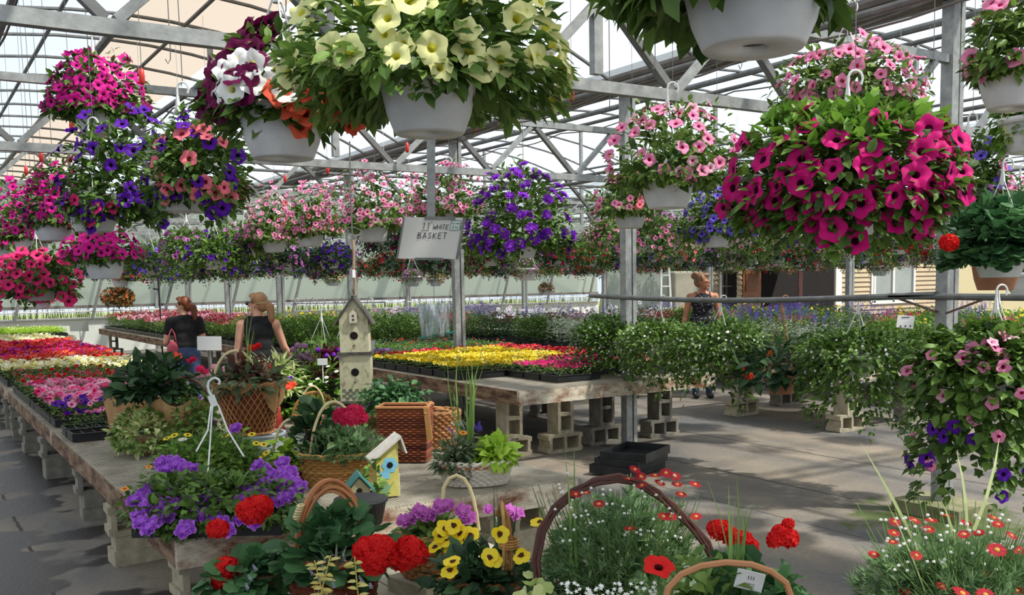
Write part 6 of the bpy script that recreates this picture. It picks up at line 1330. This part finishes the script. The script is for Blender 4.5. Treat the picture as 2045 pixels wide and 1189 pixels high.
# small stake signs
def stake_sign(px, py, w, h, d, m, label, tilt=0, zbase=None):
    C = V(px, py, d); s = d/F; zb = zbase if zbase is not None else ZB; r = empty('stake_sign', C, label, 'sign', rz=RZ)
    mb = MB(); mb.box((0, 0, 0), (w*s, .008, h*s), Matrix.Rotation(tilt, 4, 'Y')); mb.obj('card', m, r)
    mb = MB(); mb.tube([(0, .012, h*s*.3), (.004, .012, zb-C.z)], .007, 6); mb.obj('stake', M['galv'], r); return r
stake_sign(418, 686, 48, 28, 7.9, M['paper'], 'blank white card on a stake between the two women', .03)
stake_sign(158, 652, 37, 20, 15.5, mat('grey_green_card', (150, 160, 146)), 'grey green card on a stake over the left bedding plants')
stake_sign(742, 692, 12, 24, 12.2, M['board'], 'small pale label on a stake just right of the tall birdhouse', .2, ZC)
r = stake_sign(1808, 643, 34, 25, 9.6, M['paper'], 'white card with black marks left of the near post', .12, ZC)
mb = MB()
for k in range(3): mb.box((-.05+.05*k, -.006, -.045), (.012, .002, .02))
mb.box((.0, -.006, .045), (.08, .002, .008)); mb.obj('marks', M['ink'], r)
# clear plastic bag by the middle post
m_, N_, L_ = nt_new('clear_plastic'); o_ = N_.new('ShaderNodeOutputMaterial'); g1 = N_.new('ShaderNodeBsdfGlossy'); g1.inputs['Roughness'].default_value = .12; g2 = N_.new('ShaderNodeBsdfTransparent'); g2.inputs[0].default_value = (.85, .93, .93, 1); mx_ = N_.new('ShaderNodeMixShader'); mx_.inputs[0].default_value = .6; L_.new(g1.outputs[0], mx_.inputs[1]); L_.new(g2.outputs[0], mx_.inputs[2]); L_.new(mx_.outputs[0], o_.inputs[0])
d_ = 8.9; C = V(868, 640, d_); s = d_/F; r = empty('plastic_bag', C, 'clear plastic sleeve with teal base beside the middle post', 'plastic sleeve', rz=RZ)
mb = MB(); vs = []; fs = []
for k in range(7):
    for j in range(24): a = 2*pi*j/24; t = k/6; rr = (28+7*t+1.5*sin(5*a+k))*s; vs.append((rr*cos(a), rr*.5*sin(a), (-32+66*t)*s))
for k in range(6):
    for j in range(24): fs.append((k*24+j, k*24+(j+1) % 24, (k+1)*24+(j+1) % 24, (k+1)*24+j))
mb.add(vs, fs); mb.obj('sleeve', m_, r, smooth=True); mb = MB(); mb.beam((-34*s, 0, -36*s), (40*s, 0, -24*s), .06, .02); mb.obj('base_strip', mat('teal_strip', (46, 110, 96)), r)
mb = MB(); mb.tube([(0, 0, 34*s), (0, 0, 100*s)], .003, 4); mb.obj('cord', M['wire'], r)
# ------------------------------------------------------------------ PEOPLE
def cap(mb, a, b, ra, rb, n=14):
    a = Vector(a); b = Vector(b); d = (b-a); L_ = max(d.length, 1e-5); d /= L_; pts = []; rs = []
    for k in range(5): t = pi/2*(1-k/4); pts.append(a-d*ra*sin(t)); rs.append(max(.0008, ra*cos(t)))
    for k in range(1, 5): pts.append(a+d*L_*k/4); rs.append(ra+(rb-ra)*k/4)
    for k in range(1, 5): t = pi/2*k/4; pts.append(b+d*rb*sin(t)); rs.append(max(.0008, rb*cos(t)))
    mb.tube(pts, rs, n)
def ell(mb, c, r, n=16, T=None):
    vs = []; fs = []; m = 9
    for i in range(m+1):
        t = pi*i/m; q = max(sin(t), .004)
        for j in range(n): a = 2*pi*j/n; v = Vector((r[0]*q*cos(a), r[1]*q*sin(a), r[2]*cos(t))); v = (T @ v if T is not None else v); vs.append(Vector(c)+v)
    for i in range(m):
        for j in range(n): fs.append((i*n+j, (i+1)*n+j, (i+1)*n+(j+1) % n, i*n+(j+1) % n))
    fs.append(tuple(range(n))); fs.append(tuple(range((m+1)*n-1, m*n-1, -1))); mb.add(vs, fs)
def fuse(mb, name, m, parent, vox=.009, sm=5):
    o = mb.obj(name, m, parent, smooth=True); md = o.modifiers.new('r', 'REMESH'); md.mode = 'VOXEL'; md.voxel_size = vox; md.use_smooth_shade = True
    s_ = o.modifiers.new('s', 'SMOOTH'); s_.factor = .5; s_.iterations = sm; return o
skin = mat('skin', (206, 150, 122), (222, 168, 140), rough=.55, noise=.5, nscale=6); skin2 = mat('skin_tan', (184, 122, 92), (204, 142, 110), rough=.55, noise=.5, nscale=6)
def hand(mb, w, d, side, fwd=Vector((0, 1, 0)), s=1.0, curl=.35):
    """palm and five fingers from wrist w along d"""
    d = d.normalized(); x = d.cross(fwd).normalized(); n = x.cross(d)
    pc = w+d*.045*s; ell(mb, pc, (.036*s, .036*s, .036*s), 10); cap(mb, w, w+d*.075*s, .022*s, .030*s, 10)
    for k, (o_, L_) in enumerate(((-.027, .066), (-.009, .076), (.010, .071), (.027, .056))):
        b = w+d*.085*s+x*o_*s; m1 = b+(d-n*curl*.5).normalized()*L_*.55*s; cap(mb, b, m1, .0088*s, .008*s, 8); cap(mb, m1, m1+(d-n*curl*1.6).normalized()*L_*.5*s, .008*s, .0065*s, 8)
    b = w+d*.03*s-x*.028*s*side; m1 = b+(d*.7-x*.8*side).normalized()*.035*s; cap(mb, b, m1, .011*s, .009*s, 8); cap(mb, m1, m1+(d*.95-x*.3*side).normalized()*.03*s, .009*s, .0075*s, 8)
def person(loc, face, label, h, head_yaw, arms, sk, top, top_m, trouser_m, hair_m, hair_style, lean=0):
    r = empty('person', loc, label, 'person', rz=math.radians(face-90)); k = h/1.65
    P = lambda x, y, z: Vector((x*k, y*k, z*k))
    mb = MB(); sl_ = []
    ell(mb, P(0, 0, 1.02), (.155*k, .105*k, .13*k)); ell(mb, P(0, .0, 1.13), (.125*k, .092*k, .14*k)); ell(mb, P(0, .005, 1.27), (.148*k, .10*k, .13*k))
    cap(mb, P(-.10, -.01, 1.345), P(.10, -.01, 1.345), .062*k, .062*k); ell(mb, P(0, -.02, 1.385), (.10*k, .055*k, .045*k))
    for s_ in (-1, 1): ell(mb, P(.065*s_, .075, 1.245), (.055*k, .05*k, .055*k))
    cap(mb, P(0, -.02, 1.37), P(0, .005, 1.47), .052*k, .046*k)
    for s_ in (-1, 1):
        cap(mb, P(.085*s_, 0, .95), P(.085*s_, .01, .50), .085*k, .055*k); cap(mb, P(.085*s_, .01, .50), P(.09*s_, -.01, .10), .052*k, .034*k); cap(mb, P(.09*s_, -.02, .045), P(.095*s_, .12, .03), .034*k, .028*k)
    hy = math.radians(head_yaw); R = Matrix.Rotation(hy, 3, 'Z'); hc = P(0, .02, 1.545)
    ell(mb, hc+R @ Vector((0, -.012, .022))*k, (.072*k, .092*k, .092*k)); ell(mb, hc+R @ Vector((0, .028, -.03))*k, (.055*k, .062*k, .075*k))
    cap(mb, hc+R @ Vector((0, .084, .008))*k, hc+R @ Vector((0, .108, -.020))*k, .009*k, .013*k, 8); ell(mb, hc+R @ Vector((0, .080, -.058))*k, (.022*k, .018*k, .009*k)); ell(mb, hc+R @ Vector((0, .068, -.088))*k, (.026*k, .026*k, .022*k))
    for s_ in (-1, 1): ell(mb, hc+R @ Vector((.074*s_, -.008, -.008))*k, (.010*k, .018*k, .028*k)); ell(mb, hc+R @ Vector((.036*s_, .07, .0))*k, (.02*k, .02*k, .016*k))
    for s_, (el, wr) in zip((-1, 1), arms):
        sh = P(.165*s_, -.01, 1.345); el = P(*el); wr = P(*wr)
        cap(mb, sh, el, .050*k, .037*k); cap(mb, el, wr, .038*k, .025*k); hand(mb, wr, (wr-el), s_, s=k)
    body = fuse(mb, 'body', sk, r)
    # eyes and lips
    mb = MB()
    for s_ in (-1, 1): ell(mb, hc+R @ Vector((.033*s_, .086, .004))*k, (.011*k, .006*k, .006*k), 8)
    mb.obj('eyes', mat('eye_dark', (40, 30, 28)), r); mb = MB(); ell(mb, hc+R @ Vector((0, .094, -.058))*k, (.019*k, .006*k, .007*k), 10); mb.obj('lips', mat('lips', (170, 86, 80)), r)
    # clothing
    mb = MB(); e = .012
    ell(mb, P(0, 0, 1.03), (.172*k, .122*k, .10*k)); ell(mb, P(0, 0, 1.13), (.142*k, .108*k, .15*k)); ell(mb, P(0, .005, 1.27), (.160*k, .114*k, .13*k))
    for s_ in (-1, 1): ell(mb, P(.065*s_, .078, 1.245), (.062*k, .058*k, .062*k))
    if top == 'tee':
        cap(mb, P(-.12, -.012, 1.345), P(.12, -.012, 1.345), .072*k, .072*k); ell(mb, P(0, -.02, 1.39), (.10*k, .066*k, .048*k))
        for s_, (el, wr) in zip((-1, 1), arms): sh = P(.165*s_, -.01, 1.345); el = P(*el); cap(mb, sh, sh+(el-sh)*.48, .066*k, .060*k)
    elif top == 'tank':
        cap(mb, P(-.085, -.012, 1.345), P(.085, -.012, 1.345), .072*k, .072*k); ell(mb, P(0, -.03, 1.385), (.085*k, .055*k, .05*k))
        for s_ in (-1, 1): cap(mb, P(.095*s_, -.02, 1.30), P(.085*s_, -.02, 1.40), .05*k, .035*k)
    fuse(mb, {'tee': 't_shirt', 'tank': 'sleeveless_top', 'cami': 'camisole'}[top], top_m, r, .010, 4)
    if top == 'cami':
        for s_ in (-1, 1): mb = MB(); mb.tube([P(.085*s_, .118, 1.30), P(.09*s_, .07, 1.385), P(.09*s_, -.02, 1.412), P(.08*s_, -.09, 1.33)], .006, 6); mb.obj('shoulder_strap', top_m, r)
    mb = MB(); ell(mb, P(0, -.01, .96), (.170*k, .125*k, .13*k))
    for s_ in (-1, 1): cap(mb, P(.088*s_, 0, .92), P(.088*s_, .01, .50), .094*k, .066*k); cap(mb, P(.088*s_, .01, .50), P(.09*s_, -.01, .10), .064*k, .05*k)
    fuse(mb, 'jeans', trouser_m, r, .012, 4)
    mb = MB()
    for s_ in (-1, 1): cap(mb, P(.09*s_, -.03, .045), P(.095*s_, .13, .035), .045*k, .036*k)
    fuse(mb, 'shoes', M['blackp'], r, .012, 3)
    mb = MB()
    q = lambda x, y, z: hc+R @ Vector((x, y, z))*k
    ell(mb, q(0, -.022, .036), (.082*k, .098*k, .088*k)); ell(mb, q(0, -.05, -.005), (.076*k, .07*k, .075*k)); ell(mb, q(0, .035, .085), (.06*k, .05*k, .03*k))
    for s_ in (-1, 1): ell(mb, q(.062*s_, .02, .045), (.02*k, .05*k, .045*k))
    if hair_style == 'pony':
        cap(mb, q(0, -.12, .0), q(0, -.14, -.03), .03*k, .036*k); cap(mb, q(0, -.14, -.03), q(0.0, -.15, -.14), .042*k, .036*k); cap(mb, q(0, -.15, -.14), q(.0, -.135, -.22), .036*k, .014*k)
    else:
        ell(mb, q(0, -.115, .075), (.055*k, .05*k, .05*k)); ell(mb, q(.02, -.09, .10), (.04*k, .04*k, .03*k))
    fuse(mb, 'hair', hair_m, r, .009, 3)
    return r, hc, R, k
blk_cloth = mat('black_cloth', (20, 20, 22), (34, 34, 36), rough=.9, noise=.4, nscale=5); jeans = mat('blue_denim', (40, 54, 84), (66, 84, 116), rough=.85, noise=.6, nscale=20)
hair1 = mat('auburn_hair', (66, 36, 28), (140, 76, 42), rough=.5, noise=.6, nscale=14, stretch=(1, 1, .15)); hair2 = mat('sandy_hair', (126, 86, 56), (186, 140, 98), rough=.5, noise=.6, nscale=14, stretch=(1, 1, .15)); hair3 = mat('light_brown_hair', (120, 86, 62), (172, 134, 100), rough=.5, noise=.6, nscale=14, stretch=(1, 1, .15))
D1 = 11.6; p = V(368, 640, D1)
r, hc, R, k = person((p.x, p.y, 0), 80, 'person in black t-shirt and blue jeans with auburn ponytail, looking left', 1.60, 55, (((-.23, .02, 1.09), (-.16, .22, 1.06)), ((.23, .02, 1.09), (.16, .22, 1.06))), skin, 'tee', blk_cloth, jeans, hair1, 'pony')
mb = MB(); ell(mb, (0, 0, 0), (.07, .05, .11)); mb.tube([(-.05, 0, .08), (-.03, 0, .2), (.0, 0, .26), (.03, 0, .2), (.05, 0, .08)], .008, 6); o = mb.obj('shoulder_bag', mat('rose_bag', (170, 66, 84), (190, 84, 100)), smooth=True); o.location = V(345, 700, D1-.1); tag(o, 'rose coloured bag at the hip of the person in the t-shirt', 'bag')
D2 = 9.4; p = V(516, 640, D2)
r, hc, R, k = person((p.x, p.y, 0), 66, 'person in black sleeveless top with sandy ponytail and sunglasses reaching down right', 1.64, 62, (((-.215, .0, 1.08), (-.20, .12, .88)), ((.235, .05, 1.11), (.33, .16, .93))), skin, 'tank', blk_cloth, mat('dark_jeans', (28, 32, 44), (44, 50, 64), rough=.85, noise=.6, nscale=20), hair2, 'pony')
q = lambda x, y, z: hc+R @ Vector((x, y, z))*k
mb = MB()
for s_ in (-1, 1): ell(mb, q(.035*s_, .094, .006), (.026*k, .010*k, .018*k), 10); mb.tube([q(.06*s_, .088, .012), q(.082*s_, .02, .014), q(.084*s_, -.03, .01)], .0035, 5)
mb.obj('sunglasses', M['blackp'], r, smooth=True); mb = MB(); mb.tube([q(.086*sin(a), -.03-.095*cos(a)*.95, .012) for a in [-pi*.5+pi*j/12 for j in range(13)]], .0045, 5); mb.obj('glasses_strap', M['wick3'], r)
D3 = 13.5; p = V(1403, 600, D3)
dots = mat('dotted_camisole', (24, 22, 28), (24, 22, 28))
m_, N_, L_ = nt_new('white_dotted_cloth'); o_ = N_.new('ShaderNodeOutputMaterial'); b_ = N_.new('ShaderNodeBsdfPrincipled'); b_.inputs['Roughness'].default_value = .9; t_ = N_.new('ShaderNodeTexCoord'); v_ = N_.new('ShaderNodeTexVoronoi'); v_.inputs['Scale'].default_value = 34; L_.new(t_.outputs['Object'], v_.inputs['Vector']); r_ = N_.new('ShaderNodeValToRGB'); r_.color_ramp.elements[0].position = .2; r_.color_ramp.elements[0].color = lin((210, 208, 210)); r_.color_ramp.elements[1].position = .24; r_.color_ramp.elements[1].color = lin((22, 20, 28)); L_.new(v_.outputs['Distance'], r_.inputs[0]); L_.new(r_.outputs[0], b_.inputs['Base Color']); L_.new(b_.outputs[0], o_.inputs[0])
person((p.x, p.y, 0), 236, 'person in dark dotted camisole with pinned up hair behind the low pipe', 1.78, 52, (((-.23, -.02, 1.06), (-.25, .06, .86)), ((.23, -.02, 1.06), (.26, .10, .88))), skin2, 'cami', m_, jeans, hair3, 'bun')

# small white hangers waiting on a rail before the back wall
r0 = empty('hanger_rail', V(640, 606, 19), 'thin rail with white hangers before the back wall left of the tall birdhouse', 'rail', rz=RZ)
mb = MB(); mb.tube([(-.95, 0, 0), (1.3, 0, 0)], .010, 6); mb.obj('tube', M['wire'], r0)
for x_ in (-.95, 1.3): mb = MB(); mb.tube([(x_, 0, 0), (x_, 0, .02-r0.location.z)], .016, 6); mb.obj('upright', M['wire'], r0)
for i, px in enumerate((566, 592, 612, 630, 646, 668, 672, 686, 690, 715, 742)):
    C = V(px, 604, 19); mb = MB(); mb.tube([(-.03, 0, .0), (-.03, 0, .05), (0, 0, .08), (.035, 0, .05), (.03, 0, 0), (-.005, 0, -.06), (-.01, 0, -.12)], .011, 5)
    for s_ in (-1, 0, 1): mb.tube([(-.01, 0, -.12), (-.01+.05*s_, 0, -.30)], .006, 4)
    o = mb.obj('white_hanger', M['whitep']); o.location = C; o.rotation_euler = (0, 0, RZ); tag(o, 'small white hanger hooked on the back rail, %s from the left' % ORD[i], 'hanger', 'white hangers on the back rail')
for i, (px, py, d) in enumerate(((642, 640, 9.2), (688, 648, 9.6))):
    C = V(px, py, d); r = empty('low_planter', Vector((C.x, C.y, 0)), 'green plant with upright white hanger wires, %s' % ('left of the tall birdhouse', 'just touching the tall birdhouse in view')[i], 'planter')
    zb = C.z-.28; mb = MB(); mb.lathe([(.001, 0), (.13, 0), (.13, zb-.1), (.16, zb), (.001, zb-.02)], 20); mb.obj('tall_pot', M['blackp'], r)
    plant_on(r, .26, .10, .06, 'mid', 380, .05, .026, 0, z=zb+.01)
    h_ = hanger_mb(.36, thick=.0042); q = h_.obj('hanger', M['whitep'], r); q.location = (0, 0, zb)
mb = MB(); mb.tube([(0, 0, 0), (0, 0, 2.35)], .016, 6); mb.tube([(-.02, 0, 1.7), (-.12, 0, 1.72)], .02, 6); o = mb.obj('black_standpipe', M['blackp']); C = V(321, 640, 20); o.location = (C.x, C.y, 0); tag(o, 'thin black vertical pipe before the back wall left of the person in the t-shirt', 'pipe')
